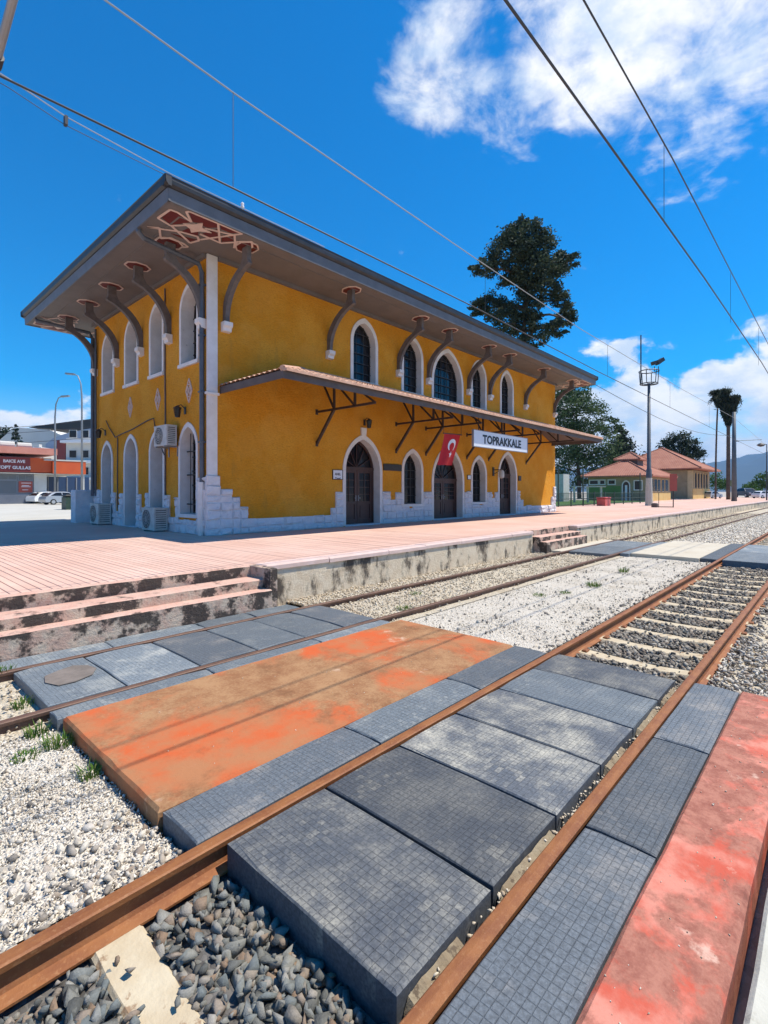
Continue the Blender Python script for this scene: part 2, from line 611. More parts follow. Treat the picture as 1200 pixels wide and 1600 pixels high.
M_STUCCO = mat_stucco()
M_TRIM = simple('white_trim_plaster', (0.66, 0.63, 0.60), (0.74, 0.72, 0.70), 3, 0.8, 0.25, 30, c3=(0.45, 0.43, 0.42), t3=0.66)
M_STONE = mat_stone_white('whitewashed_stone', (0.70, 0.69, 0.70), (0.60, 0.60, 0.63), (0.36, 0.34, 0.34))
M_SOFFIT = simple('soffit_boards', (0.168, 0.150, 0.143), (0.138, 0.124, 0.118), 1.3, 0.7, 0.15, 25, c3=(0.13, 0.11, 0.10), t3=0.62)
M_FASCIA = simple('grey_fascia', (0.13, 0.135, 0.15), (0.10, 0.105, 0.115), 2, 0.55, 0.1, 40)
M_GUTTER = simple('dark_gutter', (0.018, 0.019, 0.022), (0.03, 0.031, 0.035), 3, 0.45, 0.1, 40)
M_PIPE = simple('slate_downpipe', (0.06, 0.072, 0.09), (0.09, 0.10, 0.12), 4, 0.45)
M_BRACKET = simple('grey_bracket_wood', (0.10, 0.085, 0.08), (0.14, 0.12, 0.112), 5, 0.75, 0.2, 40)
M_RED = simple('dark_red_panel', (0.13, 0.014, 0.012), (0.10, 0.012, 0.012), 5, 0.6)
M_STRAP = simple('cream_strapwork', (0.66, 0.50, 0.43), (0.58, 0.44, 0.38), 6, 0.7)
M_DOOR = simple('brown_door_wood', (0.045, 0.02, 0.016), (0.07, 0.03, 0.022), 6, 0.5, 0.2, 40, stretch=(1, 1, 0.15))
M_IRON = simple('black_ironwork', (0.018, 0.016, 0.016), (0.03, 0.026, 0.024), 6, 0.5)
M_TRUSS = simple('brown_truss_steel', (0.035, 0.022, 0.018), (0.055, 0.035, 0.028), 6, 0.55)
M_CANOPYW = simple('brown_canopy_board', (0.09, 0.07, 0.065), (0.12, 0.095, 0.085), 3, 0.7, 0.2, 30)
M_TILE = simple('clay_tile', (0.52, 0.24, 0.15), (0.60, 0.33, 0.22), 2.5, 0.85, 0.3, 30, c3=(0.40, 0.2, 0.14), t3=0.6, rnd=0.05)
M_TILEP = simple('sun_bleached_tile', (0.60, 0.38, 0.27), (0.50, 0.28, 0.19), 2.0, 0.85, 0.3, 30, c3=(0.38, 0.22, 0.16), t3=0.58)
M_GLASS = mat_glass('dark_window_glass')
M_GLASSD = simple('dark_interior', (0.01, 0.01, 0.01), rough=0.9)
M_PAVE = None
M_COPING = simple('pale_pink_coping', (0.60, 0.44, 0.38), (0.66, 0.50, 0.45), 4, 0.85, 0.3, 30, c3=(0.35, 0.26, 0.22), t3=0.66)
M_PLATWALL = mat_stained('stained_platform_wall', (0.62, 0.50, 0.35), (0.70, 0.60, 0.45), (0.04, 0.03, 0.025), 0.48, 0.62, 2.0, 0.6)
M_RISER = mat_stained('stained_step_riser', (0.50, 0.33, 0.25), (0.52, 0.42, 0.32), (0.025, 0.02, 0.018), 0.45, 0.54, 2.6, 1.0)
M_TREAD = mat_stained('pink_step_tread', (0.60, 0.35, 0.27), (0.62, 0.42, 0.33), (0.08, 0.055, 0.045), 0.56, 0.68, 2.6, 1.0)
M_ORANGE = mat_painted_slab('worn_orange_slab', (0.54, 0.105, 0.03), (0.40, 0.17, 0.075), (0.255, 0.115, 0.052), (0.385, 0.215, 0.105), (0.58, 0.42, 0.30), 0.40, 0.58, 1.0, ((1.9, 3.8, 0.9, -0.20), (2.6, 3.4, 0.6, -0.12), (3.5, 4.2, 1.2, 0.16), (4.9, 4.9, 0.7, -0.14), (5.2, 3.6, 0.9, 0.12), (2.8, 5.0, 0.8, 0.12), (5.7, 4.4, 0.6, 0.1)))
M_REDSLAB = mat_painted_slab('worn_red_slab', (0.52, 0.10, 0.06), (0.60, 0.24, 0.175), (0.28, 0.10, 0.07), (0.42, 0.18, 0.125), (0.66, 0.44, 0.34), 0.44, 0.55, 2.3)
M_WHITECON = simple('pale_concrete', (0.55, 0.53, 0.45), (0.48, 0.46, 0.38), 3, 0.9, 0.4, 40, c3=(0.36, 0.34, 0.28), t3=0.6)
M_BEIGECON = simple('beige_concrete', (0.55, 0.50, 0.40), (0.50, 0.44, 0.34), 1.5, 0.9, 0.3, 40, c3=(0.42, 0.36, 0.26), t3=0.6)
M_RUB = mat_rubber('rubber_panel', (0.062, 0.069, 0.079), (0.44, 0.41, 0.33), 0.043, 0.043, 0.40, 0.72, 0.95)
M_RUBB = mat_rubber('weathered_rubber_panel', (0.11, 0.128, 0.142), (0.42, 0.42, 0.38), 0.05, 0.05, amount=0.8)
M_RUBO = mat_rubber('outer_rubber_panel', (0.080, 0.092, 0.104), (0.32, 0.29, 0.25), 0.045, 0.045, amount=0.7)
M_RAIL = mat_rust('rusty_rail', (0.30, 0.115, 0.035), (0.22, 0.075, 0.025), (0.36, 0.17, 0.07))
M_RAILD = mat_rust('brown_far_rail', (0.16, 0.085, 0.055), (0.11, 0.06, 0.042), (0.24, 0.14, 0.10))
M_SLEEPER = simple('cream_concrete_sleeper', (0.56, 0.48, 0.34), (0.48, 0.39, 0.26), 5, 0.9, 0.6, 40, c3=(0.30, 0.20, 0.12), t3=0.57)
M_BALLAST = mat_gravel('grey_ballast_stone', [(0.08, 0.082, 0.075), (0.165, 0.165, 0.145), (0.23, 0.225, 0.195), (0.23, 0.155, 0.10), (0.30, 0.285, 0.25), (0.13, 0.15, 0.15), (0.19, 0.20, 0.185)])
M_BALLBRN = mat_gravel('brown_ballast_stone', [(0.06, 0.052, 0.045), (0.17, 0.15, 0.125), (0.30, 0.27, 0.22), (0.11, 0.095, 0.08), (0.45, 0.41, 0.34), (0.22, 0.165, 0.12), (0.14, 0.135, 0.125)])
M_BALLMIX = mat_gravel('mixed_ballast_stone', [(0.13, 0.115, 0.10), (0.34, 0.30, 0.25), (0.52, 0.47, 0.39), (0.62, 0.57, 0.48), (0.25, 0.19, 0.14), (0.66, 0.61, 0.53)])
M_WHITEG = mat_gravel('white_gravel_stone', [(0.46, 0.40, 0.32), (0.66, 0.60, 0.50), (0.74, 0.68, 0.58), (0.78, 0.73, 0.64), (0.58, 0.51, 0.41), (0.32, 0.26, 0.20)])
M_SANDG = mat_gravel('sandy_gravel_stone', [(0.36, 0.28, 0.19), (0.56, 0.48, 0.36), (0.64, 0.57, 0.45), (0.46, 0.36, 0.25), (0.70, 0.64, 0.53)])
M_GDARK = mat_ground('dark_ballast_bed', (0.07, 0.065, 0.06), (0.17, 0.16, 0.15), (0.22, 0.15, 0.10), 24)
M_GWHITE = mat_ground('white_gravel_bed', (0.60, 0.535, 0.44), (0.72, 0.665, 0.57), (0.48, 0.41, 0.31), 55)
M_GSAND = mat_ground('sandy_bed', (0.46, 0.39, 0.28), (0.62, 0.55, 0.43), (0.36, 0.27, 0.17), 36)
M_EARTH = mat_ground('dusty_earth', (0.36, 0.32, 0.26), (0.46, 0.42, 0.35), (0.30, 0.24, 0.17), 14, 0.5)
M_ASPH = simple('pale_street_concrete', (0.46, 0.44, 0.38), (0.52, 0.50, 0.44), 0.5, 0.9, 0.2, 20)
M_GRASS = simple('lawn_soil', (0.05, 0.13, 0.02), (0.08, 0.17, 0.03), 0.8, 0.95, 0.5, 30)
M_BLADE = mat_foliage('grass_blade', (0.06, 0.13, 0.02), (0.10, 0.20, 0.03), (0.22, 0.24, 0.07))
M_GALV = simple('galvanised_steel', (0.22, 0.24, 0.26), (0.28, 0.30, 0.32), 2, 0.5, metal=0.3)
M_WIRE = simple('dark_wire', (0.035, 0.035, 0.04), rough=0.5)
M_WIREL = simple('pale_wire', (0.30, 0.32, 0.34), rough=0.5)
M_ACW = simple('aged_white_casing', (0.58, 0.57, 0.53), (0.48, 0.46, 0.42), 6, 0.6, c3=(0.28, 0.24, 0.19), t3=0.64)
M_ACD = simple('dark_fan_grille', (0.02, 0.02, 0.022), rough=0.5)
M_SIGNW = simple('white_sign_board', (0.72, 0.74, 0.78), rough=0.45)
M_SIGNB = simple('black_lettering', (0.012, 0.012, 0.015), rough=0.5)
M_FLAG = simple('red_flag_cloth', (0.55, 0.008, 0.012), (0.45, 0.006, 0.010), 3, 0.75)
M_FLAGW = simple('white_flag_emblem', (0.80, 0.78, 0.78), rough=0.75)

# ------------------------------------------------------------------ ground, platform
PZ = 0.65                       # platform top


def mat_pave():
    m, nt, b = newmat('pink_ribbed_paving')
    p = wpos(nt)
    r = nd(nt, 'ShaderNodeObjectInfo').outputs['Random']
    f = smooth(nt, noise(nt, p, 0.45, 7, 0.6), 0.36, 0.66)
    col = mixc(nt, f, (0.61, 0.385, 0.30), (0.67, 0.46, 0.37))
    d = smooth(nt, noise(nt, vm(nt, 'MULTIPLY', p, (2.0, 0.8, 1)), 1.7, 8, 0.68), 0.55, 0.75)
    col = mixc(nt, mth(nt, 'MULTIPLY', d, 0.35), col, (0.47, 0.28, 0.225))
    gr = noise(nt, p, 60, 5, 0.7)
    col = mixc(nt, mth(nt, 'MULTIPLY', smooth(nt, gr, 0.45, 0.75), 0.25), col, (0.72, 0.55, 0.48))
    k = mth(nt, 'ADD', mth(nt, 'MULTIPLY', r, 0.12), 0.94)
    col = vm(nt, 'MULTIPLY', col, nd(nt, 'ShaderNodeCombineXYZ', {0: k, 1: k, 2: k}).outputs[0])
    # fine ribs beyond the modelled strips
    x = nd(nt, 'ShaderNodeSeparateXYZ', {0: p}).outputs[0]
    t = mth(nt, 'ABSOLUTE', mth(nt, 'SUBTRACT', mth(nt, 'FRACT', mth(nt, 'DIVIDE', x, 0.125)), 0.5))
    g = smooth(nt, t, 0.42, 0.49)
    setc(nt, b, col)
    b.inputs['Roughness'].default_value = 0.85
    b.inputs['Specular IOR Level'].default_value = 0.25
    bump(nt, b, mth(nt, 'SUBTRACT', mth(nt, 'MULTIPLY', gr, 0.3), g), 0.4, 0.008)
    return m


M_PAVE = mat_pave()


def sheet(name, x0, x1, y0, y1, z, mat, step=None, amp=0.0, kind='structure'):
    mb = MB()
    if step:
        nx, ny = max(1, int((x1 - x0) / step)), max(1, int((y1 - y0) / step))
        vs = []
        for j in range(ny + 1):
            for i in range(nx + 1):
                x, y = x0 + (x1 - x0) * i / nx, y0 + (y1 - y0) * j / ny
                e = min(i, nx - i, j, ny - j)
                h = amp * (mnoise.noise((x * 1.3, y * 1.3, 3.0)) + 0.5 * mnoise.noise((x * 4, y * 4, 9.0))) if e > 0 else 0
                vs.append((x, y, z + h))
        fs = [(j * (nx + 1) + i, j * (nx + 1) + i + 1, (j + 1) * (nx + 1) + i + 1, (j + 1) * (nx + 1) + i) for j in range(ny) for i in range(nx)]
        mb.faces(vs, fs)
    else:
        mb.poly([(x0, y0, z), (x1, y0, z), (x1, y1, z), (x0, y1, z)])
    o = mb.build(name, mat, smooth=True)
    return tag(o, kind=kind)


sheet('ground', -8700, 10700, -8700, 10700, -0.24, M_EARTH)
sheet('track_bed', -6, 60, 1.0, 2.93, -0.205, M_GDARK, 0.12, 0.012)
sheet('gravel_ground', -6, 1.38, 2.935, 5.33, -0.125, M_GWHITE, 0.1, 0.02)
sheet('gravel_ground', 6.2, 60, 2.935, 5.33, -0.115, M_GWHITE, 0.14, 0.02)
sheet('gravel_ground', -6, 1.38, 5.335, 8.1, -0.115, M_GSAND, 0.12, 0.02)
sheet('gravel_ground', 5.95, 80, 5.335, 8.1, -0.105, M_GSAND, 0.16, 0.02)
sheet('gravel_ground', 1.385, 5.945, 5.3, 8.1, -0.15, M_GSAND)
sheet('gravel_ground', 6.32, 60, -14, 0.995, -0.17, M_GSAND, 0.16, 0.02)
sheet('street', -150, 140, 29.35, 260, 0.56, M_ASPH)

# platform body: one slab whose track side steps back at the two flights of steps
PX = [(-25, 8.25), (5.45, 8.25), (5.45, 8.0), (16.5, 8.0), (16.5, 8.3), (20.4, 8.3), (20.4, 8.0), (150, 8.0)]
mb = MB()
top = [(x, y, PZ - 0.03) for x, y in PX] + [(150, 29.3, PZ - 0.03), (-25, 29.3, PZ - 0.03)]
mb.mi = 1
mb.poly(top)
mb.mi = 0
for i in range(len(PX) - 1):
    a, b = PX[i], PX[i + 1]
    mb.poly([(a[0], a[1], -0.3), (b[0], b[1], -0.3), (b[0], b[1], PZ - 0.03), (a[0], a[1], PZ - 0.03)])
mb.poly([(-25, 29.3, -0.3), (-25, 8.25, -0.3), (-25, 8.25, PZ - 0.03), (-25, 29.3, PZ - 0.03)])
mb.poly([(150, 29.3, -0.3), (-25, 29.3, -0.3), (-25, 29.3, PZ - 0.03), (150, 29.3, PZ - 0.03)])
platform = tag(mb.build('platform', [M_PLATWALL, M_PAVE]), kind='structure')

# ribbed paving strips near enough to tell apart, each with its own joint
proto = None
k = 0
x = -1.0
while x < 13.4:
    for (y0, y1) in ((8.28, 12.55), (12.565, 17.0)):
        if x > 7.9 and y0 > 12.6:
            continue
        ys = y0 if x < 5.42 else max(y0, 8.36)
        if x > 5.42 and y0 < 9:
            L = y1 - 8.36
            key = 'short'
        else:
            L = y1 - y0
            key = round(L, 2)
        if not isinstance(proto, dict):
            proto = {}
        if x > 7.9 and y0 > 12:
            continue
        if key not in proto:
            m_ = MB()
            m_.cbox((0, 0, -0.02), (0.118, L, 0.03), 0.005)
            proto[key] = m_.build('paving_strip', M_PAVE, platform, origin=(0, 0, 0))
            place(proto[key], (x, ys, PZ - 0.03), platform)
        else:
            dup(proto[key], (x, ys, PZ - 0.03 + random.uniform(-0.003, 0.002)), platform)
        k += 1
    x += 0.125
# the plain paved field beyond the strips
for (x0, x1, y0, y1) in ((13.42, 150, 8.36, 14.6), (-25, -1.01, 8.28, 29.2), (34.6, 150, 14.61, 29.2), (-1.005, 7.9, 17.01, 29.2), (8.02, 13.415, 12.56, 14.6)):
    m_ = MB()
    m_.box((x0, y0, PZ - 0.028), (x1, y1, PZ))
    m_.build('paved_field', M_PAVE, platform)
# coping along the platform edge, slab by slab
x = 5.46
while x < 110:
    L = random.uniform(1.3, 1.9) if x < 40 else 6.0
    x2 = x + L
    if x < 16.48 < x2:
        x2 = 16.48
    if 16.4 < x < 20.42:
        x = 20.42
        continue
    m_ = MB()
    dz = random.uniform(-0.008, 0.006)
    m_.cbox((x + 0.006, 7.955 + random.uniform(-0.006, 0.01), PZ - 0.09 + dz), (x2 - 0.006, 8.352, PZ + 0.008 + dz), 0.022)
    m_.build('coping_slab', M_COPING, platform)
    x = x2


def rough_block(mb, x0, x1, y0, y1, z0, z1, mi_top, mi_side, n, amp):
    """long concrete step with an uneven front arris"""
    xs = [x0 + (x1 - x0) * i / n for i in range(n + 1)]
    fr = []
    for x in xs:
        a = amp * mnoise.noise((x * 2.1, y0 * 3, z1 * 7)) + amp * 0.7 * mnoise.noise((x * 7.0, y0, z1 * 5))
        fr.append((x, y0 + a, z1 - 0.012 + a * 0.4))
    for i in range(n):
        a, b = fr[i], fr[i + 1]
        mb.mi = mi_top
        mb.poly([(a[0], a[1] + 0.03, z1), (b[0], b[1] + 0.03, z1), (xs[i + 1], y1, z1), (xs[i], y1, z1)])
        mb.poly([a, b, (b[0], b[1] + 0.03, z1), (a[0], a[1] + 0.03, z1)])
        mb.mi = mi_side
        mb.poly([(xs[i], y0 - 0.004, z0), (xs[i + 1], y0 - 0.004, z0), b, a])
    mb.mi = mi_side
    for x, f in ((xs[0], fr[0]), (xs[-1], fr[-1])):
        mb.poly([(x, y0, z0), (x, y1, z0), (x, y1, z1), (x, f[1] + 0.03, z1), f])


for (x0, x1, lab) in ((-12, 5.28, 'long weathered pink concrete steps down from the platform to the near crossing'), (16.6, 20.3, 'short worn concrete steps from the platform edge to the far crossing')):
    st = empty('platform_steps', ((x0 + x1) / 2, 7.7, -0.1), lab, 'steps')
    n = int((x1 - x0) * 7)
    for (y0, y1, z1) in ((8.24, 8.36, PZ + 0.006), (7.78, 8.244, 0.455), (7.53, 7.784, 0.295)):
        m_ = MB()
        rough_block(m_, x0, x1, y0, y1, -0.2, z1, 1, 0, n, 0.02)
        m_.build('step', [M_RISER, M_TREAD], st)
    if x0 < 0:
        m_ = MB()
        rough_block(m_, x1 + 0.004, x1 + 0.165, 7.6, 8.3, -0.2, PZ + 0.004, 0, 0, 3, 0.02)
        m_.build('end_block', [M_RISER, M_TREAD], st)

# ------------------------------------------------------------------ railway tracks
RAIL = [(-0.075, -0.172), (0.075, -0.172), (0.075, -0.160), (0.02, -0.143), (0.0105, -0.12), (0.0105, -0.052), (0.037, -0.038), (0.039, -0.010), (0.031, -0.002), (0.0, 0.0),
        (-0.031, -0.002), (-0.039, -0.010), (-0.037, -0.038), (-0.0105, -0.052), (-0.0105, -0.12), (-0.02, -0.143), (-0.075, -0.160)]


def rail(y, mat, parent, x0=-6.0, x1=240.0):
    mb = MB()
    xs = [x0, 0.0, 3.0, 8, 16, 30, 60, 120, x1]
    n = len(RAIL)
    vs = [(x, y + a * 1.06, b) for x in xs for a, b in RAIL]
    fs = [(i * n + k, i * n + (k + 1) % n, (i + 1) * n + (k + 1) % n, (i + 1) * n + k) for i in range(len(xs) - 1) for k in range(n)]
    fs += [tuple(range(n)), tuple((len(xs) - 1) * n + k for k in range(n))]
    mb.faces(vs, fs)
    return mb.build('rail', mat, parent)


near_track = empty('railway_track', (3, 1.975, -0.2), 'rusty orange railway track with cream sleepers running through the foreground', 'railway track')
far_track = empty('railway_track', (3, 6.29, -0.2), 'brown railway track laid in pale gravel close to the platform', 'railway track')
rail(1.225, M_RAIL, near_track)
rail(2.725, M_RAIL, near_track)
rail(5.535, M_RAILD, far_track)
rail(7.05, M_RAILD, far_track)


def sleeper(x, parent, zt=-0.155):
    mb = MB()
    L = 1.22
    n = 10
    vs = []
    for i in range(n + 1):
        t = -L + 2 * L * i / n
        dip = 0.028 * (1 - min(1, abs(abs(t) - 0.75) / 0.45)) if abs(t) < 1.2 else 0
        z = zt - 0.02 + dip + random.uniform(-0.003, 0.003)
        w = 0.12 + random.uniform(-0.008, 0.006)
        for (a, zz) in ((-w, zt - 0.16), (-w, z - 0.018), (-w + 0.02, z), (w - 0.02, z), (w, z - 0.018), (w, zt - 0.16)):
            vs.append((x + a + random.uniform(-0.004, 0.004), 1.975 + t, zz))
    fs = [(i * 6 + k, i * 6 + (k + 1) % 6, (i + 1) * 6 + (k + 1) % 6, (i + 1) * 6 + k) for i in range(n) for k in range(6)]
    fs += [tuple(range(6)), tuple(n * 6 + k for k in range(6))]
    mb.faces(vs, fs)
    return mb.build('sleeper', M_SLEEPER, parent)


for x in (-0.8, 0.05, 0.95):
    sleeper(x, near_track, -0.165)
x = 7.0
while x < 40:
    if not 17.6 < x < 24.2:
        sleeper(x, near_track)
    x += 0.83

# fastening clips on the rail feet of the near track
clip = None
x = 7.0
while x < 17:
    for y in (1.335, 2.615, 1.115, 2.835):
        if clip is None:
            m_ = MB()
            m_.cbox((-0.055, -0.035, -0.02), (0.055, 0.035, 0.028), 0.012)
            clip = m_.build('rail_clip', M_RAIL, near_track, origin=(0, 0, 0))
            place(clip, (x, y, -0.155), near_track)
        else:
            dup(clip, (x, y, -0.155), near_track)
    x += 0.83

# ------------------------------------------------------------------ crossings
def panel(x0, x1, y0, y1, z, th, mat, parent, name='rubber_panel', dz=0.004, c=0.009):
    mb = MB()
    # four top corners lie at slightly different heights, the edges bow a little
    j = lambda s: random.uniform(-s, s)
    n = 4
    g = 0.011
    X = [x0 + g + (x1 - x0 - 2 * g) * i / n for i in range(n + 1)]
    Y = [y0 + (y1 - y0) * i / n for i in range(n + 1)]
    h = [[z + j(dz) * 0.4 + dz * mnoise.noise((X[i] * 2, Y[k] * 2, x0)) for k in range(n + 1)] for i in range(n + 1)]
    vs, fs = [], []
    for i in range(n + 1):
        for k in range(n + 1):
            px_ = X[i] + (c if i == 0 else -c if i == n else 0)
            py_ = Y[k] + (c if k == 0 else -c if k == n else 0)
            if i in (0, n) and k in (0, n):        # knocked corners
                w_ = random.uniform(0.0, 0.026)
                px_ += w_ * (1 if i == 0 else -1)
                py_ += w_ * (1 if k == 0 else -1)
                h[i][k] -= random.uniform(0.0, 0.007)
            vs.append((px_, py_, h[i][k]))
    idx = lambda i, k: i * (n + 1) + k
    for i in range(n):
        for k in range(n):
            fs.append((idx(i, k), idx(i + 1, k), idx(i + 1, k + 1), idx(i, k + 1)))
    ring = [(i, 0) for i in range(n)] + [(n, k) for k in range(n)] + [(i, n) for i in range(n, 0, -1)] + [(0, k) for k in range(n, 0, -1)]
    b0 = len(vs)
    for (i, k) in ring:
        vs.append((X[i] + j(0.002), Y[k] + j(0.002), h[i][k] - c))
    b1 = len(vs)
    for (i, k) in ring:
        vs.append((X[i], Y[k], z - th))
    L = len(ring)
    for q in range(L):
        r = (q + 1) % L
        fs.append((idx(*ring[q]), idx(*ring[r]), b0 + r, b0 + q))
        fs.append((b0 + q, b0 + r, b1 + r, b1 + q))
    fs.append(tuple(b1 + q for q in range(L)))
    mb.faces(vs, fs)
    return mb.build(name, mat, parent)


cr = empty('rubber_crossing', (3.85, 1.975, -0.2), 'dark rubber crossing panels around the near rusty rails in the foreground', 'crossing')
xs = [1.54, 2.31, 3.10, 3.90, 4.70, 5.50, 6.21]
for i in range(6):
    panel(xs[i], xs[i + 1], 1.345, 2.655, -0.004, 0.2, [M_RUB, M_RUB, M_RUB, M_RUB, M_RUBB, M_RUB][i], cr, c=0.009)
xo = [1.42, 3.02, 4.56, 6.15]
for i in range(3):
    panel(xo[i], xo[i + 1], 2.795, 3.232, -0.006, 0.2, [M_RUBO, M_RUBB, M_RUBO][i], cr)
xo = [-0.4, 1.5, 3.13, 4.64, 6.27]
for i in range(4):
    panel(xo[i], xo[i + 1], 0.775, 1.17, -0.006, 0.2, M_RUBO, cr)
# pale mortar ledge showing in the wheel gap beside the right rail
M_LEDGE = simple('dirty_mortar', (0.30, 0.25, 0.17), (0.22, 0.17, 0.11), 12, 0.95, 0.7, 60, c3=(0.12, 0.09, 0.06), t3=0.56)
for i in range(6):
    if i == 2:
        continue
    m_ = MB()
    n = 14
    a_, b_ = xs[i] + 0.05, xs[i + 1] - (0.06 if i in (1, 4, 5) else 0.3)
    V = []
    for k in range(n + 1):
        x = a_ + (b_ - a_) * k / n
        h = -0.05 + 0.02 * mnoise.noise((x * 6, 1, i)) + random.uniform(-.006, .006) - (0.05 if k in (0, n) else 0)
        V += [(x, 1.278, -0.19), (x, 1.285 + random.uniform(-.006, .006), h - 0.025), (x, 1.34, h), (x, 1.343, -0.19)]
    m_.faces(V, [(4 * k + j, 4 * k + 4 + j, 4 * k + 5 + j, 4 * k + 1 + j) for k in range(n) for j in range(3)] + [(0, 1, 2, 3), (4 * n, 4 * n + 1, 4 * n + 2, 4 * n + 3)])
    m_.build('mortar_ledge', M_LEDGE, cr)

cr2 = empty('rubber_crossing', (3.7, 6.29, -0.2), 'weathered blue grey crossing panels on the track beside the platform steps', 'crossing')
xs = [1.37, 2.10, 2.93, 3.72, 4.50, 5.25, 5.93]
for i in range(6):
    panel(xs[i], xs[i + 1], 5.62, 6.965, -0.004, 0.19, M_RUBB if i in (0, 1, 3, 4) else M_RUBO, cr2, dz=0.008)
xo = [1.35, 2.91, 4.50, 5.93]
for i in range(3):
    panel(xo[i], xo[i + 1], 5.235, 5.475, -0.006, 0.19, M_RUBB, cr2, dz=0.008)
xo = [-0.9, 1.1, 2.5, 3.8, 4.7, 5.6]
for i in range(5):
    panel(xo[i], xo[i + 1], 7.13, 7.51, -0.012, 0.19, M_RUBB, cr2, dz=0.012)
m_ = MB()
pts = [(1.52, 6.30), (1.60, 6.10), (1.74, 6.08), (1.95, 6.18), (2.06, 6.38), (2.02, 6.56), (1.90, 6.66), (1.72, 6.62), (1.58, 6.50)]
m_.prism([(a + random.uniform(-.02, .02), b + random.uniform(-.02, .02), 0.0015) for a, b in pts], (0, 0, 0.007))
m_.build('cement_patch', simple('brown_cement_patch', (0.15, 0.125, 0.105), (0.21, 0.175, 0.15), 5, 0.9, 0.3, 40), cr2)

cr3 = empty('rubber_crossing', (20.5, 4.3, -0.2), 'far pedestrian crossing of grey panels beyond the stretch of open track', 'crossing')
for (x0, x1, y0, y1, mt) in ((17.1, 19.6, 5.62, 6.965, M_RUBB), (19.6, 22.2, 5.62, 6.965, M_RUBB), (16.9, 22.2, 7.13, 7.5, M_BEIGECON), (17.7, 22.8, 5.20, 5.475, M_RUBB),
                             (18.0, 20.9, 1.345, 2.655, M_RUBB), (20.9, 23.9, 1.345, 2.655, M_RUBB), (18.0, 23.9, 2.795, 3.23, M_RUBO), (18.0, 23.9, 0.3, 1.15, M_RUBO)):
    panel(x0, x1, y0, y1, -0.004, 0.2, mt, cr3)
panel(17.9, 23.6, 3.24, 5.19, 0.0, 0.22, M_BEIGECON, cr3, 'concrete_slab')


def slab(name, x0, x1, y0, y1, z, th, mat, label, cat, n=22, amp=0.012):
    """cast slab with a chipped rim"""
    mb = MB()
    out = []
    for i in range(n):
        out.append((x0 + (x1 - x0) * i / n, y0))
    for i in range(n // 2):
        out.append((x1, y0 + (y1 - y0) * i / (n // 2)))
    for i in range(n):
        out.append((x1 - (x1 - x0) * i / n, y1))
    for i in range(n // 2):
        out.append((x0, y1 - (y1 - y0) * i / (n // 2)))
    cx, cy = (x0 + x1) / 2, (y0 + y1) / 2
    top, mid, bot = [], [], []
    for (x, y) in out:
        a = amp * (mnoise.noise((x * 5, y * 5, 1)) + 0.6 * random.uniform(-1, 1))
        dx, dy = cx - x, cy - y
        L = math.hypot(dx, dy)
        ux, uy = (math.copysign(1, dx) if abs(abs(x - cx) - (x1 - x0) / 2) < 1e-6 else 0), (math.copysign(1, dy) if abs(abs(y - cy) - (y1 - y0) / 2) < 1e-6 else 0)
        mid.append((x + ux * max(0, a) * 0.6, y + uy * max(0, a) * 0.6, z - 0.02 - abs(a) * 0.6))
        top.append((x + ux * (0.018 + abs(a)), y + uy * (0.018 + abs(a)), z))
        bot.append((x, y, z - th))
    L = len(out)
    mb.faces(top + mid + bot, [tuple(range(L))] + [(i, (i + 1) % L, L + (i + 1) % L, L + i) for i in range(L)] + [(L + i, L + (i + 1) % L, 2 * L + (i + 1) % L, 2 * L + i) for i in range(L)])
    o = mb.build(name, mat)
    return tag(o, label, cat)


slab('concrete_slab', 1.40, 6.12, 3.242, 5.225, 0.004, 0.19, M_ORANGE, 'worn orange painted concrete slab between the two tracks', 'slab')
slab('concrete_slab', -0.5, 6.30, 0.345, 0.766, 0.0, 0.22, M_REDSLAB, 'long red painted concrete strip along the right side of the near track', 'slab')
slab('concrete_slab', -3.0, 7.4, -2.6, 0.285, 0.0, 0.22, M_WHITECON, 'pale bare concrete slab at the bottom right corner', 'slab')

# ------------------------------------------------------------------ loose stone
def hull_rock(npts, flat=0.7):
    bm = bmesh.new()
    for _ in range(npts):
        v = Vector((random.gauss(0, 1), random.gauss(0, 1), random.gauss(0, 1))).normalized()
        v *= random.uniform(0.75, 1.1)
        bm.verts.new((v.x * 1.15, v.y * 0.85, v.z * flat))
    r = bmesh.ops.convex_hull(bm, input=bm.verts)
    bmesh.ops.delete(bm, geom=[g for g in r['geom_interior'] if isinstance(g, bmesh.types.BMVert)], context='VERTS')
    bm.verts.ensure_lookup_table()
    bm.verts.index_update()
    bmesh.ops.triangulate(bm, faces=bm.faces)
    vs = np.array([v.co[:] for v in bm.verts])
    fs = np.array([[v.index for v in f.verts] for f in bm.faces])
    bm.free()
    return vs, fs


ROCK_BIG = [hull_rock(random.choice((8, 9, 10, 11)), random.uniform(0.5, 0.9)) for _ in range(30)]
ROCK_MID = [hull_rock(random.choice((8, 9, 10)), random.uniform(0.55, 0.8)) for _ in range(14)]
ROCK_SML = [hull_rock(8, random.uniform(0.55, 0.8)) for _ in range(8)]


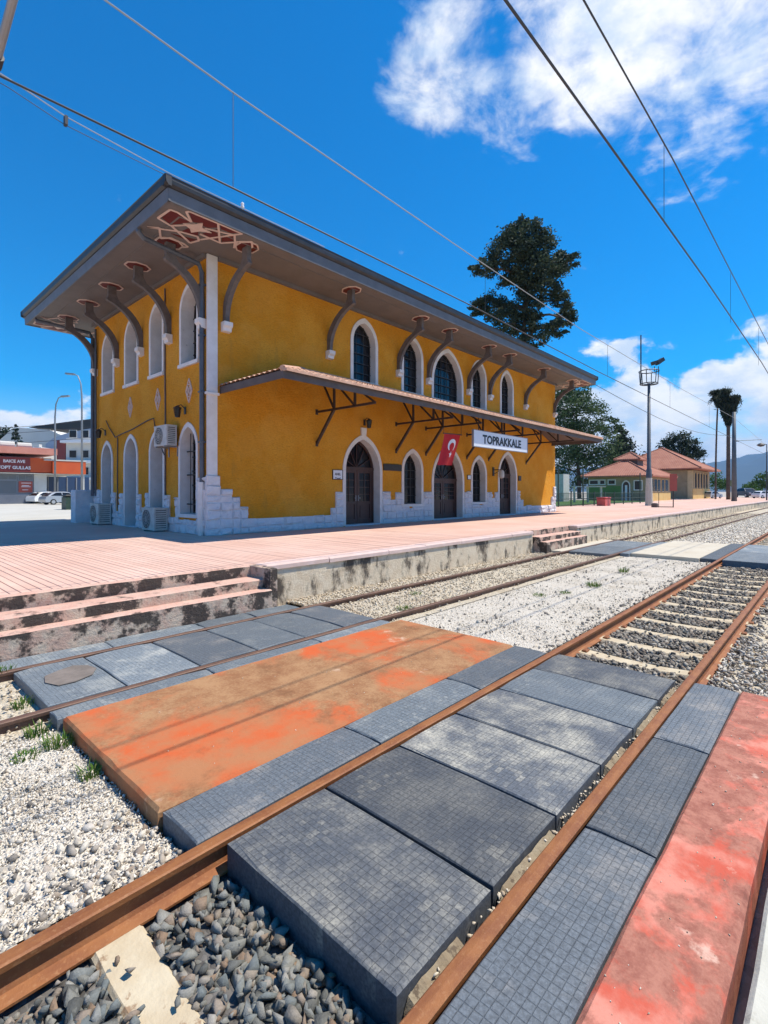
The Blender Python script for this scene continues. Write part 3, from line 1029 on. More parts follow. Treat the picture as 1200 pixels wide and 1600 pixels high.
def scatter(name, rocks, pts, sizes, tints, mat, label, cat, parent=None):
    """pts (n,3) centres, sizes = mean radius, joined into one mesh; 'tint' picks each stone's colour"""
    n = len(pts)
    V, Fc, Tn = [], [], []
    off = 0
    which = RNG.integers(0, len(rocks), n)
    for w in range(len(rocks)):
        ids = np.nonzero(which == w)[0]
        if not len(ids):
            continue
        vs, fs = rocks[w]
        k = len(ids)
        q = RNG.normal(size=(k, 4))
        q[:, 1:3] *= 0.7                      # mostly lying flat, any heading
        q /= np.linalg.norm(q, axis=1)[:, None]
        a, b, c, d = q.T
        Rm = np.stack([np.stack([1 - 2 * (c * c + d * d), 2 * (b * c - a * d), 2 * (b * d + a * c)], -1),
                       np.stack([2 * (b * c + a * d), 1 - 2 * (b * b + d * d), 2 * (c * d - a * b)], -1),
                       np.stack([2 * (b * d - a * c), 2 * (c * d + a * b), 1 - 2 * (b * b + c * c)], -1)], 1)
        sc = sizes[ids][:, None, None] * RNG.uniform(0.75, 1.25, (k, 1, 3))
        vv = (vs[None] * sc) @ np.transpose(Rm, (0, 2, 1)) + pts[ids][:, None, :]
        V.append(vv.reshape(-1, 3))
        Fc.append((fs[None] + (off + np.arange(k) * len(vs))[:, None, None]).reshape(-1, 3))
        Tn.append(np.repeat(tints[ids], len(vs)))
        off += k * len(vs)
    V, Fc, Tn = np.concatenate(V), np.concatenate(Fc), np.concatenate(Tn)
    me = bpy.data.meshes.new(name)
    me.vertices.add(len(V))
    me.vertices.foreach_set('co', V.astype(np.float32).ravel())
    me.loops.add(len(Fc) * 3)
    me.loops.foreach_set('vertex_index', Fc.astype(np.int32).ravel())
    me.polygons.add(len(Fc))
    me.polygons.foreach_set('loop_start', np.arange(0, len(Fc) * 3, 3, dtype=np.int32))
    me.polygons.foreach_set('loop_total', np.full(len(Fc), 3, dtype=np.int32))
    at = me.attributes.new('tint', 'FLOAT', 'POINT')
    at.data.foreach_set('value', Tn.astype(np.float32))
    me.update()
    me.materials.append(mat)
    o = bpy.data.objects.new(name, me)
    COL.objects.link(o)
    WLOC[o.name] = Vector((0, 0, 0))
    return tag(o, label, cat, kind='stuff')


def field(n, x0, x1, y0, y1, z0, z1, power=1.0):
    """random spots, denser towards the camera when power > 1"""
    t = RNG.uniform(0, 1, n) ** power
    return np.stack([x0 + (x1 - x0) * t, RNG.uniform(y0, y1, n), RNG.uniform(z0, z1, n)], 1)


def clear(p, boxes):
    keep = np.ones(len(p), bool)
    for (x0, x1, y0, y1) in boxes:
        keep &= ~((p[:, 0] > x0) & (p[:, 0] < x1) & (p[:, 1] > y0) & (p[:, 1] < y1))
    return p[keep]


def sl_boxes(xs, y0=0.755, y1=3.195, m=0.10):
    return [(x - m, x + m, y0, y1) for x in xs]


# coarse grey ballast between the near rails, close to the camera
p = np.concatenate([field(1300, -0.2, 1.53, 1.33, 2.62, -0.23, -0.195), field(1500, -0.2, 1.53, 1.33, 2.62, -0.2, -0.165), field(260, -0.2, 1.5, 1.33, 2.62, -0.168, -0.145)])
p = clear(p, sl_boxes([0.05, 0.95], m=0.11))
s = 0.020 + 0.040 * RNG.uniform(0, 1, len(p)) ** 1.5
scatter('ballast', ROCK_BIG, p, s, RNG.uniform(0, 1, len(p)), M_BALLAST, 'coarse grey ballast stones between the near rails at the front', 'ballast')
# same ballast in the open track beyond the crossing
p = np.concatenate([field(9000, 6.22, 17.9, 1.32, 2.63, -0.215, -0.165, 1.4), field(2500, 24, 42, 1.32, 2.63, -0.215, -0.17, 1.2)])
xsl = np.arange(7.0, 42, 0.83)
p = clear(p, sl_boxes(xsl, m=0.12))
s = RNG.uniform(0.02, 0.045, len(p)) * (1 + 0.03 * p[:, 0])
s = np.minimum(s, 0.06)
scatter('ballast', ROCK_MID, p, s, RNG.uniform(0, 1, len(p)) ** 0.9, M_BALLBRN, 'dark ballast between the pale sleepers of the open track', 'ballast')
# stray stones on the sleepers
p = np.concatenate([np.array([[0.93, 2.42, -0.152], [1.0, 2.12, -0.152], [0.88, 2.2, -0.15], [0.9, 2.52, -0.155]]), field(260, 6.9, 17, 1.35, 2.6, -0.165, -0.15)])
scatter('ballast', ROCK_MID, p, RNG.uniform(0.015, 0.032, len(p)), RNG.uniform(0, 1, len(p)), M_BALLAST, 'stray ballast stones lying on the sleepers', 'ballast')
# mixed stones left of the near rail, fading into the white gravel
t = RNG.uniform(0, 1, 900)
p = np.stack([RNG.uniform(-0.4, 1.42, 900), 2.86 + 0.75 * t ** 1.6, RNG.uniform(-0.18, -0.105, 900)], 1)
scatter('gravel', ROCK_BIG, p, RNG.uniform(0.018, 0.045, len(p)), RNG.uniform(0, 1, len(p)), M_BALLMIX, 'mixed grey and white stones along the outside of the near left rail', 'gravel')
p = field(15000, -0.2, 1.4, 2.92, 5.38, -0.135, -0.105)
scatter('gravel', ROCK_SML, p, 0.005 + 0.013 * RNG.uniform(0, 1, len(p)) ** 2, RNG.uniform(0, 1, len(p)), M_WHITEG, 'fine white gravel in front of the orange slab', 'gravel')
p = field(90, -0.4, 1.35, 3.2, 5.3, -0.12, -0.085)
scatter('gravel', ROCK_MID, p, RNG.uniform(0.015, 0.03, len(p)), RNG.uniform(0, 0.5, len(p)), M_BALLMIX, 'scattered dark stones on the white gravel in front of the orange slab', 'gravel')
# white gravel between the tracks beyond the slab
p = field(22000, 6.15, 18.2, 2.88, 5.42, -0.125, -0.104, 1.5)
scatter('gravel', ROCK_SML, p, 0.006 + 0.011 * RNG.uniform(0, 1, len(p)) ** 2, RNG.uniform(0, 1, len(p)), M_WHITEG, 'white gravel field between the two tracks beyond the slab', 'gravel')
p = np.concatenate([field(330, 6.2, 18, 2.9, 5.4, -0.115, -0.085, 1.2), field(700, 6.2, 18, 2.80, 3.15, -0.15, -0.09, 1.2)])
scatter('gravel', ROCK_MID, p, RNG.uniform(0.018, 0.042, len(p)), RNG.uniform(0, 0.55, len(p)), M_BALLMIX, 'dark stones strewn over the white gravel between the tracks', 'gravel')
p = field(5000, 24, 60, 2.9, 5.4, -0.12, -0.08, 1.2)
scatter('gravel', ROCK_SML, p, RNG.uniform(0.03, 0.06, len(p)), RNG.uniform(0, 1, len(p)), M_WHITEG, 'pale gravel between the tracks beyond the far crossing', 'gravel')
# sandy gravel in and beside the platform track
p = np.concatenate([field(9000, 5.95, 17, 5.5, 7.98, -0.12, -0.075, 1.3), field(1600, 5.95, 17, 7.2, 7.98, -0.11, -0.05, 1.3), field(700, -0.4, 1.36, 5.4, 7.5, -0.13, -0.08)])
scatter('gravel', ROCK_SML, p, RNG.uniform(0.012, 0.034, len(p)), RNG.uniform(0, 1, len(p)), M_SANDG, 'sandy gravel in the track beside the platform', 'gravel')
p = field(5000, 22.3, 60, 5.4, 7.9, -0.12, -0.07, 1.2)
scatter('gravel', ROCK_SML, p, RNG.uniform(0.03, 0.06, len(p)), RNG.uniform(0, 1, len(p)), M_SANDG, 'sandy gravel in the platform track beyond the far crossing', 'gravel')
# mixed ballast right of the near track
p = np.concatenate([field(7000, 6.3, 17, -1.6, 1.14, -0.20, -0.13, 1.3), field(900, 6.3, 9, 0.3, 1.12, -0.15, -0.1)])
scatter('gravel', ROCK_MID, p, RNG.uniform(0.018, 0.042, len(p)), RNG.uniform(0, 1, len(p)), M_BALLMIX, 'mixed light and dark ballast right of the near track', 'gravel')
# grit caught in the wheel gap and on the red strip
p = np.concatenate([field(420, 1.56, 6.2, 1.27, 1.34, -0.14, -0.05)])
scatter('gravel', ROCK_MID, p, RNG.uniform(0.008, 0.02, len(p)), RNG.uniform(0.3, 1, len(p)), M_SANDG, 'grit caught in the gap beside the right rail', 'gravel')
p = np.concatenate([field(90, 1.6, 6.2, 0.37, 0.75, 0.0, 0.004), field(70, 1.5, 6.0, 3.3, 5.2, 0.004, 0.008)])
scatter('gravel', ROCK_SML, p, RNG.uniform(0.003, 0.009, len(p)), RNG.uniform(0, 1, len(p)), M_SANDG, 'tiny grit scattered over the painted slabs', 'gravel')


# ------------------------------------------------------------------ weeds
def weed(x, y, z, r, h, n, label, i=0):
    V, F, T = [], [], []
    for _ in range(int(n * 1.8)):
        a = random.uniform(0, 2 * math.pi)
        rr = r * math.sqrt(random.random())
        bx, by = x + rr * math.cos(a), y + rr * math.sin(a)
        hh = h * random.uniform(0.4, 1.1)
        b = a + random.uniform(-1, 1)
        lean = hh * random.uniform(0.2, 0.9)
        w = random.uniform(0.002, 0.0048)
        dx, dy = math.cos(b), math.sin(b)
        k = len(V)
        V += [(bx - dy * w, by + dx * w, z), (bx + dy * w, by - dx * w, z),
              (bx + dx * lean * 0.45 + dy * w * 1.2, by + dy * lean * 0.45 - dx * w * 1.2, z + hh * 0.65),
              (bx + dx * lean * 0.45 - dy * w * 1.2, by + dy * lean * 0.45 + dx * w * 1.2, z + hh * 0.65),
              (bx + dx * lean, by + dy * lean, z + hh)]
        F += [(k, k + 1, k + 2, k + 3), (k + 3, k + 2, k + 4)]
        t = random.random()
        T += [t] * 5
    me = bpy.data.meshes.new('weed')
    o_ = Vector((x, y, z))
    me.from_pydata([tuple(Vector(v) - o_) for v in V], [], F)
    at = me.attributes.new('tint', 'FLOAT', 'POINT')
    at.data.foreach_set('value', T)
    me.materials.append(M_BLADE)
    o = bpy.data.objects.new('weed', me)
    COL.objects.link(o)
    place(o, o_)
    tag(o, label, 'weed')


weed(1.30, 4.95, -0.13, 0.13, 0.10, 90, 'green weeds growing along the end of the orange slab, nearest its back corner')
weed(1.33, 4.25, -0.13, 0.09, 0.09, 60, 'small green weeds at the middle of the orange slab\'s end')
weed(1.05, 4.90, -0.12, 0.10, 0.05, 70, 'low dry weeds on the white gravel left of the orange slab')
weed(0.72, 4.72, -0.12, 0.14, 0.04, 50, 'brownish patch of dry weeds in the white gravel at the left edge')
weed(1.22, 5.30, -0.12, 0.09, 0.10, 60, 'weeds beside the end of the far track crossing panels')
weed(1.28, 6.1, -0.12, 0.10, 0.09, 50, 'weeds against the end face of the patched crossing panel')
weed(1.30, 7.15, -0.05, 0.12, 0.10, 60, 'weeds at the foot of the platform steps by the left edge')
weed(11.6, 4.15, -0.1, 0.16, 0.12, 80, 'largest green tuft on the white gravel between the tracks')
weed(14.2, 4.3, -0.1, 0.12, 0.14, 60, 'green tuft further away on the white gravel between the tracks')
weed(9.8, 4.6, -0.1, 0.14, 0.05, 50, 'flat weed on the white gravel left of the largest tuft')
weed(10.4, 4.3, -0.1, 0.12, 0.05, 50, 'flat weed on the white gravel just in front of the largest tuft')
weed(7.0, 5.9, -0.1, 0.14, 0.07, 60, 'small weed inside the platform track near the crossing panels')
weed(8.2, 6.6, -0.1, 0.14, 0.05, 60, 'flat dry weed in the middle of the platform track')

# ------------------------------------------------------------------ station building
X0, X1, Y0, Y1, ZT = 8.0, 34.2, 14.9, 25.1, 9.62
station = empty('station_building', (21.1, 20, PZ), 'ochre yellow two storey station building with white pointed arches and deep bracketed eaves', 'station')
TF = lambda t, n, z: (t, Y0 - n, z)            # front face: t along x, n outwards
TL = lambda t, n, z: (X0 - n, t, z)            # end face: t along y, n outwards
KA = 0.35


class Opening:
    def __init__(self, a, b, zb, zt, tw):
        self.c, self.wo = (a + b) / 2, (b - a) / 2
        self.w = self.wo - tw
        self.zb, self.tw = zb, tw
        self.zs = zt - math.sqrt(1 + 2 * KA) * self.wo

    def top(self, t, w=None):
        w = w or self.w
        x = abs(t - self.c)
        if x >= w:
            return self.zs
        e = KA * w
        return self.zs + math.sqrt(max(0, (w + e) ** 2 - (x + e) ** 2))

    def arch(self, w, n=9):
        """points of the arch, left springing to right springing"""
        e = KA * w
        Rr = w + e
        a1 = math.acos(e / Rr)
        L = [(self.c - Rr * math.cos(a1 * i / n) + e, self.zs + Rr * math.sin(a1 * i / n)) for i in range(n + 1)]
        return L + [(2 * self.c - x, z) for x, z in reversed(L[:-1])]

    def outline(self, w, zb=None, n=9):
        zb = self.zb if zb is None else zb
        return [(self.c - w, zb)] + self.arch(w, n) + [(self.c + w, zb)]


FRONT_UP = [Opening(*a, 0.16) for a in ((14.28, 15.92, 6.68, 9.36), (17.5, 19.12, 6.68, 9.36), (19.8, 22.58, 6.68, 9.36), (23.32, 24.95, 6.68, 9.36), (26.48, 28.12, 6.68, 9.36))]
FRONT_DN = [Opening(*a, 0.16) for a in ((13.85, 16.2, PZ, 4.45), (17.52, 19.12, 1.47, 4.06), (19.8, 22.66, PZ, 4.42), (23.33, 24.97, 1.47, 4.06), (26.25, 28.56, PZ, 4.47))]
LEFT_UP = [Opening(*a, 0.13) for a in ((15.42, 16.75, 6.36, 9.02), (17.98, 19.2, 6.36, 9.0), (20.22, 21.6, 6.36, 8.98), (22.72, 24.14, 6.36, 8.95))]
LEFT_DN = [Opening(*a, 0.13) for a in ((15.46, 16.82, 1.30, 4.38), (17.92, 19.22, PZ, 4.32), (20.26, 21.66, PZ, 4.35), (22.86, 24.22, PZ, 4.26))]


def wall_face(mb, t0, t1, z0, z1, ops):
    ts = {t0, t1}
    for o in ops:
        for x, _ in o.arch(o.w):
            ts.add(round(x, 5))
    ts = sorted(ts)
    for a, b in zip(ts, ts[1:]):
        if b - a < 1e-4:
            continue
        m = (a + b) / 2
        act = sorted([o for o in ops if abs(m - o.c) < o.w], key=lambda o: o.zb)
        za, zb = z0, z0
        for o in act:
            if o.zb > za + 1e-4:
                mb.poly([(a, 0, za), (b, 0, zb), (b, 0, o.zb), (a, 0, o.zb)])
            za, zb = o.top(a), o.top(b)
        mb.poly([(a, 0, za), (b, 0, zb), (b, 0, z1), (a, 0, z1)])


for T, t0, t1, ops in ((TF, X0, X1, FRONT_UP + FRONT_DN), (TL, Y0, Y1, LEFT_UP + LEFT_DN)):
    mb = MB(T)
    wall_face(mb, t0, t1, PZ - 0.3, ZT, ops)
    w = mb.build('wall', M_STUCCO, station)
    if T is TF:
        wall_front = w
    else:
        wall_end = w
mb = MB()
mb.poly([(X1, Y0, PZ - .3), (X1, Y1, PZ - .3), (X1, Y1, ZT), (X1, Y0, ZT)])
mb.poly([(X0, Y1, PZ - .3), (X1, Y1, PZ - .3), (X1, Y1, ZT), (X0, Y1, ZT)])
mb.build('wall', M_STUCCO, station)
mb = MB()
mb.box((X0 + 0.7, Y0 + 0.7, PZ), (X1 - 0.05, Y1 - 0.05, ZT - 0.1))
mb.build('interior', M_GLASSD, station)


def surround(T, o, depth, parent, window):
    """white plaster band round the opening with its deep reveal"""
    mb = MB(T)
    p = 0.035
    zb = o.zb if not window else o.zb + 0.0
    out, inn = o.outline(o.wo, zb), o.outline(o.w, zb)
    k = len(out)
    for i in range(k - 1):
        a, b, c, d = out[i], out[i + 1], inn[i + 1], inn[i]
        mb.poly([(a[0], p, a[1]), (b[0], p, b[1]), (c[0], p, c[1]), (d[0], p, d[1])])
        mb.poly([(a[0], p, a[1]), (b[0], p, b[1]), (b[0], -0.02, b[1]), (a[0], -0.02, a[1])])
        mb.poly([(d[0], p, d[1]), (c[0], p, c[1]), (c[0], -depth, c[1]), (d[0], -depth, d[1])])
    mb.build('surround', M_TRIM, parent)


def glazing(T, o, depth, nv, nh, parent, zb=None, r=0.016):
    mb = MB(T)
    zb = o.zb if zb is None else zb
    n = -depth + 0.075
    for i in range(1, nv):
        t = o.c - o.w + 2 * o.w * i / nv
        mb.box((t - r, n, zb), (t + r, n + 0.03, o.top(t) - 0.01))
    z = zb
    zt = o.top(o.c)
    for i in range(1, nh):
        z = zb + (zt - zb) * i / nh
        w = o.w
        if z > o.zs:
            lo, hi = 0, o.w
            for _ in range(24):
                m = (lo + hi) / 2
                if o.top(o.c + m) > z:
                    lo = m
                else:
                    hi = m
            w = lo
        mb.box((o.c - w, n - 0.004, z - r), (o.c + w, n + 0.026, z + r))
    mb.build('glazing_bars', M_IRON, parent)


def frame_ring(mb, o, depth, wd, zb=None, th=0.07):
    zb = o.zb if zb is None else zb
    out, inn = o.outline(o.w, zb), o.outline(o.w - wd, zb + wd)
    for i in range(len(out) - 1):
        a, b, c, d = out[i], out[i + 1], inn[i + 1], inn[i]
        mb.poly([(a[0], -depth + th, a[1]), (b[0], -depth + th, b[1]), (c[0], -depth + th, c[1]), (d[0], -depth + th, d[1])])
        mb.poly([(d[0], -depth + th, d[1]), (c[0], -depth + th, c[1]), (c[0], -depth, c[1]), (d[0], -depth, d[1])])
    mb.box((o.c - o.w, -depth, zb), (o.c + o.w, -depth + th, zb + wd))


def window(T, o, depth, nv, nh):
    mb = MB(T)
    frame_ring(mb, o, depth, 0.06)
    f = mb.build('window', M_IRON, station)
    mb = MB(T)
    mb.poly([(x, -depth + 0.02, z) for x, z in o.outline(o.w)])
    mb.build('pane', M_GLASS, f)
    surround(T, o, depth, f, True)
    glazing(T, o, depth, nv, nh, f)
    mb = MB(T)
    mb.box((o.c - o.wo - 0.03, -depth, o.zb - 0.12), (o.c + o.wo + 0.03, 0.085, o.zb - 0.002))
    mb.build('sill', M_TRIM, f)
    return f


def door(T, o, depth, plain=False):
    zt = o.zs + 0.12
    mb = MB(T)
    frame_ring(mb, o, depth, 0.09, PZ + 0.01)
    mb.box((o.c - o.w, -depth + 0.002, zt - 0.07), (o.c + o.w, -depth + 0.09, zt + 0.05))
    d = mb.build('door', M_DOOR, station)
    mb = MB(T)
    mb.poly([(x, -depth - 0.02, z) for x, z in o.outline(o.w, zt)])
    mb.build('fanlight', M_GLASS, d)
    mb = MB(T)
    for k in range(1, 6):
        a = math.pi * k / 6
        mb.bar((o.c, -depth + 0.03, zt), (o.c + 0.92 * o.w * math.cos(a), -depth + 0.03, zt + 0.97 * (o.top(o.c + 0.92 * o.w * math.cos(a)) - zt) * (0.5 + 0.5 * math.sin(a))), 0.03, 0.03, (0, 1, 0))
    mb.build('fanlight_bars', M_DOOR, d)
    surround(T, o, depth, d, False)
    zb = PZ + 0.03
    for s in (-1, 1):
        a, b = (o.c - o.w + 0.1, o.c - 0.012) if s < 0 else (o.c + 0.012, o.c + o.w - 0.1)
        mb = MB(T)
        f = 0.13
        n0, n1 = -depth + 0.005, -depth + 0.06
        zg = zb + 0.95
        for (p0, p1, q0, q1) in ((a, a + f, zb, zt - 0.07), (b - f, b, zb, zt - 0.07), (a + f, b - f, zb, zb + 0.2), (a + f, b - f, zg - 0.12, zg), (a + f, b - f, zt - 0.2, zt - 0.07)):
            mb.box((p0, n0, q0), (p1, n1, q1))
        mb.box((a + f, n0, zb + 0.2), (b - f, n1 - 0.03, zg - 0.12))
        mb.box((a + f + .06, n0, zb + 0.28), (b - f - .06, n1 - 0.008, zg - 0.2))
        # glazing bars of the leaf
        m = (a + b) / 2
        mb.box((m - 0.014, n0, zg), (m + 0.014, n1 - 0.012, zt - 0.2))
        for i in range(1, 4):
            z = zg + (zt - 0.2 - zg) * i / 4
            mb.box((a + f, n0, z - 0.014), (b - f, n1 - 0.015, z + 0.014))
        mb.build('leaf', M_DOOR, d)
        mb = MB(T)
        mb.poly([(a + f, n0 + 0.02, zg), (b - f, n0 + 0.02, zg), (b - f, n0 + 0.02, zt - 0.2), (a + f, n0 + 0.02, zt - 0.2)])
        mb.build('pane', M_GLASS, d)
        mb = MB(T)
        mb.box((o.c + s * 0.07 - 0.02, n1, zg + 0.02), (o.c + s * 0.07 + 0.02, n1 + 0.015, zg + 0.26))
        mb.box((o.c + s * 0.07 - 0.015, n1 + 0.015, zg + 0.13), (o.c + s * 0.17, n1 + 0.05, zg + 0.16))
        mb.build('handle', M_GALV, d)
    mb = MB(T)
    mb.box((o.c - o.w, -depth, PZ - 0.1), (o.c + o.w, 0.05, PZ + 0.028))
    mb.build('threshold', M_STONE, d)
    return d


for i, o in enumerate(FRONT_UP):
    window(TF, o, 0.36, 5 if i == 2 else 3, 6)
for i, o in enumerate(FRONT_DN):
    if i in (0, 2, 4):
        door(TF, o, 0.42)
    else:
        window(TF, o, 0.40, 3, 6)
for o in LEFT_UP:
    window(TL, o, 0.50, 3, 6)
for i, o in enumerate(LEFT_DN):
    if i == 0:
        window(TL, o, 0.5, 3, 6)
    else:
        door(TL, o, 0.5)
# open shutter bars of the nearest end window
mb = MB(TL)
o = LEFT_DN[0]
for t in (o.c - 0.3, o.c - 0.1, o.c + 0.1, o.c + 0.3):
    mb.tube([(t, -0.22, o.zb + 0.02), (t, -0.22, o.top(t) - 0.02)], 0.014, 6)
for z in (1.6, 2.6, 3.4):
    mb.box((o.c - o.w, -0.235, z), (o.c + o.w, -0.205, z + 0.035))
mb.build('security_grille', M_IRON, station)

# keystone over the first platform door
mb = MB(TF)
o = FRONT_DN[0]
zt = o.top(o.c, o.wo)
mb.prism([(o.c - 0.13, 0.0, zt - 0.08), (o.c + 0.13, 0.0, zt - 0.08), (o.c + 0.16, 0.0, zt + 0.28), (o.c - 0.16, 0.0, zt + 0.28)], (0, 0.07, 0))
mb.build('keystone', M_TRIM, station)

# corner pilasters and cornice
for T, a, b in ((TF, X0 - 0.02, X0 + 0.33),):
    mb = MB(T)
    mb.box((a, -0.02, 2.4), (b, 0.04, 5.18))
    mb.box((a, -0.02, 5.2), (b, 0.05, ZT - 0.02))
    mb.box((a - 0.06, -0.02, 5.14), (b + 0.04, 0.1, 5.215))
    mb.build('corner_pilaster', M_TRIM, station)
mb = MB(TF)
mb.box((X0 + 0.35, 0.0, ZT - 0.13), (X1 + 0.1, 0.11, ZT - 0.003))
mb.build('cornice', M_SOFFIT, station)
mb = MB(TL)
mb.box((Y0 + 0.03, 0.0, ZT - 0.13), (Y1 + 0.1, 0.11, ZT - 0.004))
mb.build('cornice', M_SOFFIT, station)

# ---- whitewashed rubble stones at the foot of the walls
random.seed(21)


def stone(T, a, b, z0, z1, parent, pr=None):
    pr = pr or random.uniform(0.055, 0.115)
    j = lambda s=0.022: random.uniform(-s, s)
    g = 0.002
    c = random.uniform(0.02, 0.05)
    base = [(a + g + j(.006), 0.0, z0 + g), (b - g + j(.006), 0.0, z0 + g), (b - g + j(.006), 0.0, z1 - g), (a + g + j(.006), 0.0, z1 - g)]
    mid = [(p[0] + j(.016), pr * 0.55, p[2] + j(.016)) for p in base]
    fr = [(mid[0][0] + c, pr + j(), mid[0][2] + c), (mid[1][0] - c, pr + j(), mid[1][2] + c), (mid[2][0] - c, pr + j(), mid[2][2] - c), (mid[3][0] + c, pr + j(), mid[3][2] - c)]
    # hammer-dressed face: an uneven 4 x 3 grid between the arrises
    nx_, nz_ = 4, 3
    grid = []
    for r in range(nz_):
        for q in range(nx_):
            s_, t_ = q / (nx_ - 1), r / (nz_ - 1)
            lo = Vector(fr[0]).lerp(Vector(fr[1]), s_)
            hi = Vector(fr[3]).lerp(Vector(fr[2]), s_)
            p = lo.lerp(hi, t_)
            inner = 0 < q < nx_ - 1 or 0 < r < nz_ - 1
            grid.append((p.x + j(.012), p.y + (random.uniform(-0.012, 0.03) if inner else 0), p.z + j(.01)))
    fs = []
    for i in range(4):
        k = (i + 1) % 4
        fs.append((i, k, 4 + k, 4 + i))
    G = lambda r, q: 8 + r * nx_ + q
    fs += [(4, 5) + tuple(G(0, q) for q in range(nx_ - 1, -1, -1)), (5, 6) + tuple(G(r, nx_ - 1) for r in range(nz_ - 1, -1, -1)),
           (6, 7) + tuple(G(nz_ - 1, q) for q in range(nx_)), (7, 4) + tuple(G(r, 0) for r in range(nz_))]
    fs += [(G(r, q), G(r, q + 1), G(r + 1, q + 1), G(r + 1, q)) for r in range(nz_ - 1) for q in range(nx_ - 1)]
    mb = MB(T)
    mb.faces(base + mid + grid, fs)
    return mb.build('stone', M_STONE, parent)


def stones(T, spans, parent):
    z0 = PZ - 0.02
    courses = [z0]
    while courses[-1] < 3:
        courses.append(courses[-1] + random.uniform(0.18, 0.36))
    for (a, b, top) in spans:
        for c0, c1 in zip(courses, courses[1:]):
            if c0 > top - 0.09:
                break
            last = c1 > top - 0.09
            if c1 > top:
                c1 = top
            t = a
            while t < b - 0.02:
                L = random.uniform(0.22, 0.85)
                t2 = t + L
                if b - t2 < 0.25:
                    t2 = b
                stone(T, t, t2, c0, c0 + (c1 - c0) * (random.uniform(0.5, 1.12) if last else 1.0), parent)
                t = t2
        # mortar backing
    for (a, b, top) in spans:
        mb = MB(T)
        mb.box((a, -0.03, z0), (b, 0.045, top - 0.1))
        mb.build('mortar', M_STONE, parent)


def door_gap(o):
    return (o.c - o.wo, o.c + o.wo)


F1_, FA, F2_, FB, F3_ = FRONT_DN
fs_ = [(X0 - 0.06, 8.42, 2.62), (8.42, 8.85, 2.2), (8.85, 9.15, 1.9), (9.15, 9.45, 1.6), (9.45, 13.2, 1.22), (13.2, 13.45, 1.5), (13.45, 13.85, 2.08),
       (16.2, 16.72, 2.08), (16.72, 17.08, 1.78), (17.08, 17.52, 2.08), (17.52, 19.12, 1.36), (19.12, 19.8, 2.08), (22.66, 23.33, 2.08), (23.33, 24.97, 1.36), (24.97, 25.5, 2.08), (25.5, 25.85, 1.78), (25.85, 26.25, 2.08),
       (28.56, 28.9, 2.2), (28.9, 29.35, 1.6), (29.35, 33.5, 1.22), (33.5, 33.85, 1.7), (33.85, 34.2, 2.4)]
stones(TF, fs_, wall_front)
ls_ = [(Y0 + 0.03, 15.46, 2.55), (15.46, 16.82, 1.19), (16.82, 17.02, 1.9), (17.02, 17.5, 1.2), (17.5, 17.92, 2.0), (19.22, 19.5, 2.0), (19.5, 19.95, 1.25), (19.95, 20.26, 2.0), (21.66, 22.0, 2.0), (22.0, 22.5, 1.25), (22.5, 22.86, 2.0), (24.22, 25.1, 2.1)]
stones(TL, ls_, wall_end)

# ---- eaves
EX0, EX1, EY0, EY1 = 5.86, 36.34, 12.9, 27.3
mb = MB()
mb.poly([(EX0, EY0, ZT), (EX1, EY0, ZT), (EX1, EY1, ZT), (EX0, EY1, ZT)])
mb.poly([(EX0, EY0, ZT + .05), (EX1, EY0, ZT + .05), (EX1, EY1, ZT + .05), (EX0, EY1, ZT + .05)])
soffit = mb.build('soffit', M_SOFFIT, station)
# narrow cover battens under the eaves
mb = MB()
for (a, b) in (((EX0 + 0.55, EY0 + 0.55), (EX1 - 0.55, EY0 + 0.55)), ((EX0 + 0.55, EY0 + 0.55), (EX0 + 0.55, EY1 - 0.55))):
    mb.bar((a[0], a[1], ZT - 0.008), (b[0], b[1], ZT - 0.008), 0.05, 0.02)
mb.build('cover_batten', M_SOFFIT, soffit)
mb = MB()
for (a, b) in (((EX0, EY0), (EX1, EY0)), ((EX1, EY0), (EX1, EY1)), ((EX1, EY1), (EX0, EY1)), ((EX0, EY1), (EX0, EY0))):
    d = Vector((b[0] - a[0], b[1] - a[1], 0)).normalized()
    nrm = Vector((d.y, -d.x, 0))
    e = d * 0.03
    A = Vector((a[0], a[1], 0)) - e
    B = Vector((b[0], b[1], 0)) + e
    mb.prism([tuple(A + nrm * o_ + Vector((0, 0, z))) for o_, z in ((-0.03, ZT - 0.03), (0.02, ZT - 0.03), (0.05, ZT + 0.29), (-0.03, ZT + 0.29))], tuple(B - A))
mb.build('fascia', M_FASCIA, station)
mb = MB()
for (a, b) in (((EX0, EY0), (EX1, EY0)), ((EX1, EY0), (EX1, EY1)), ((EX1, EY1), (EX0, EY1)), ((EX0, EY1), (EX0, EY0))):
    d = Vector((b[0] - a[0], b[1] - a[1], 0)).normalized()
    nrm = Vector((d.y, -d.x, 0))
    A = Vector((a[0], a[1], 0)) - d * 0.17
    B = Vector((b[0], b[1], 0)) + d * 0.17
    prof = [(0.0, ZT + 0.292), (0.075, ZT + 0.30), (0.14, ZT + 0.36), (0.155, ZT + 0.45), (0.155, ZT + 0.52), (0.175, ZT + 0.545), (0.15, ZT + 0.56), (0.0, ZT + 0.56)]
    mb.prism([tuple(A + nrm * o_ + Vector((0, 0, z))) for o_, z in prof], tuple(B - A))
gutter = mb.build('gutter', M_GUTTER, station)
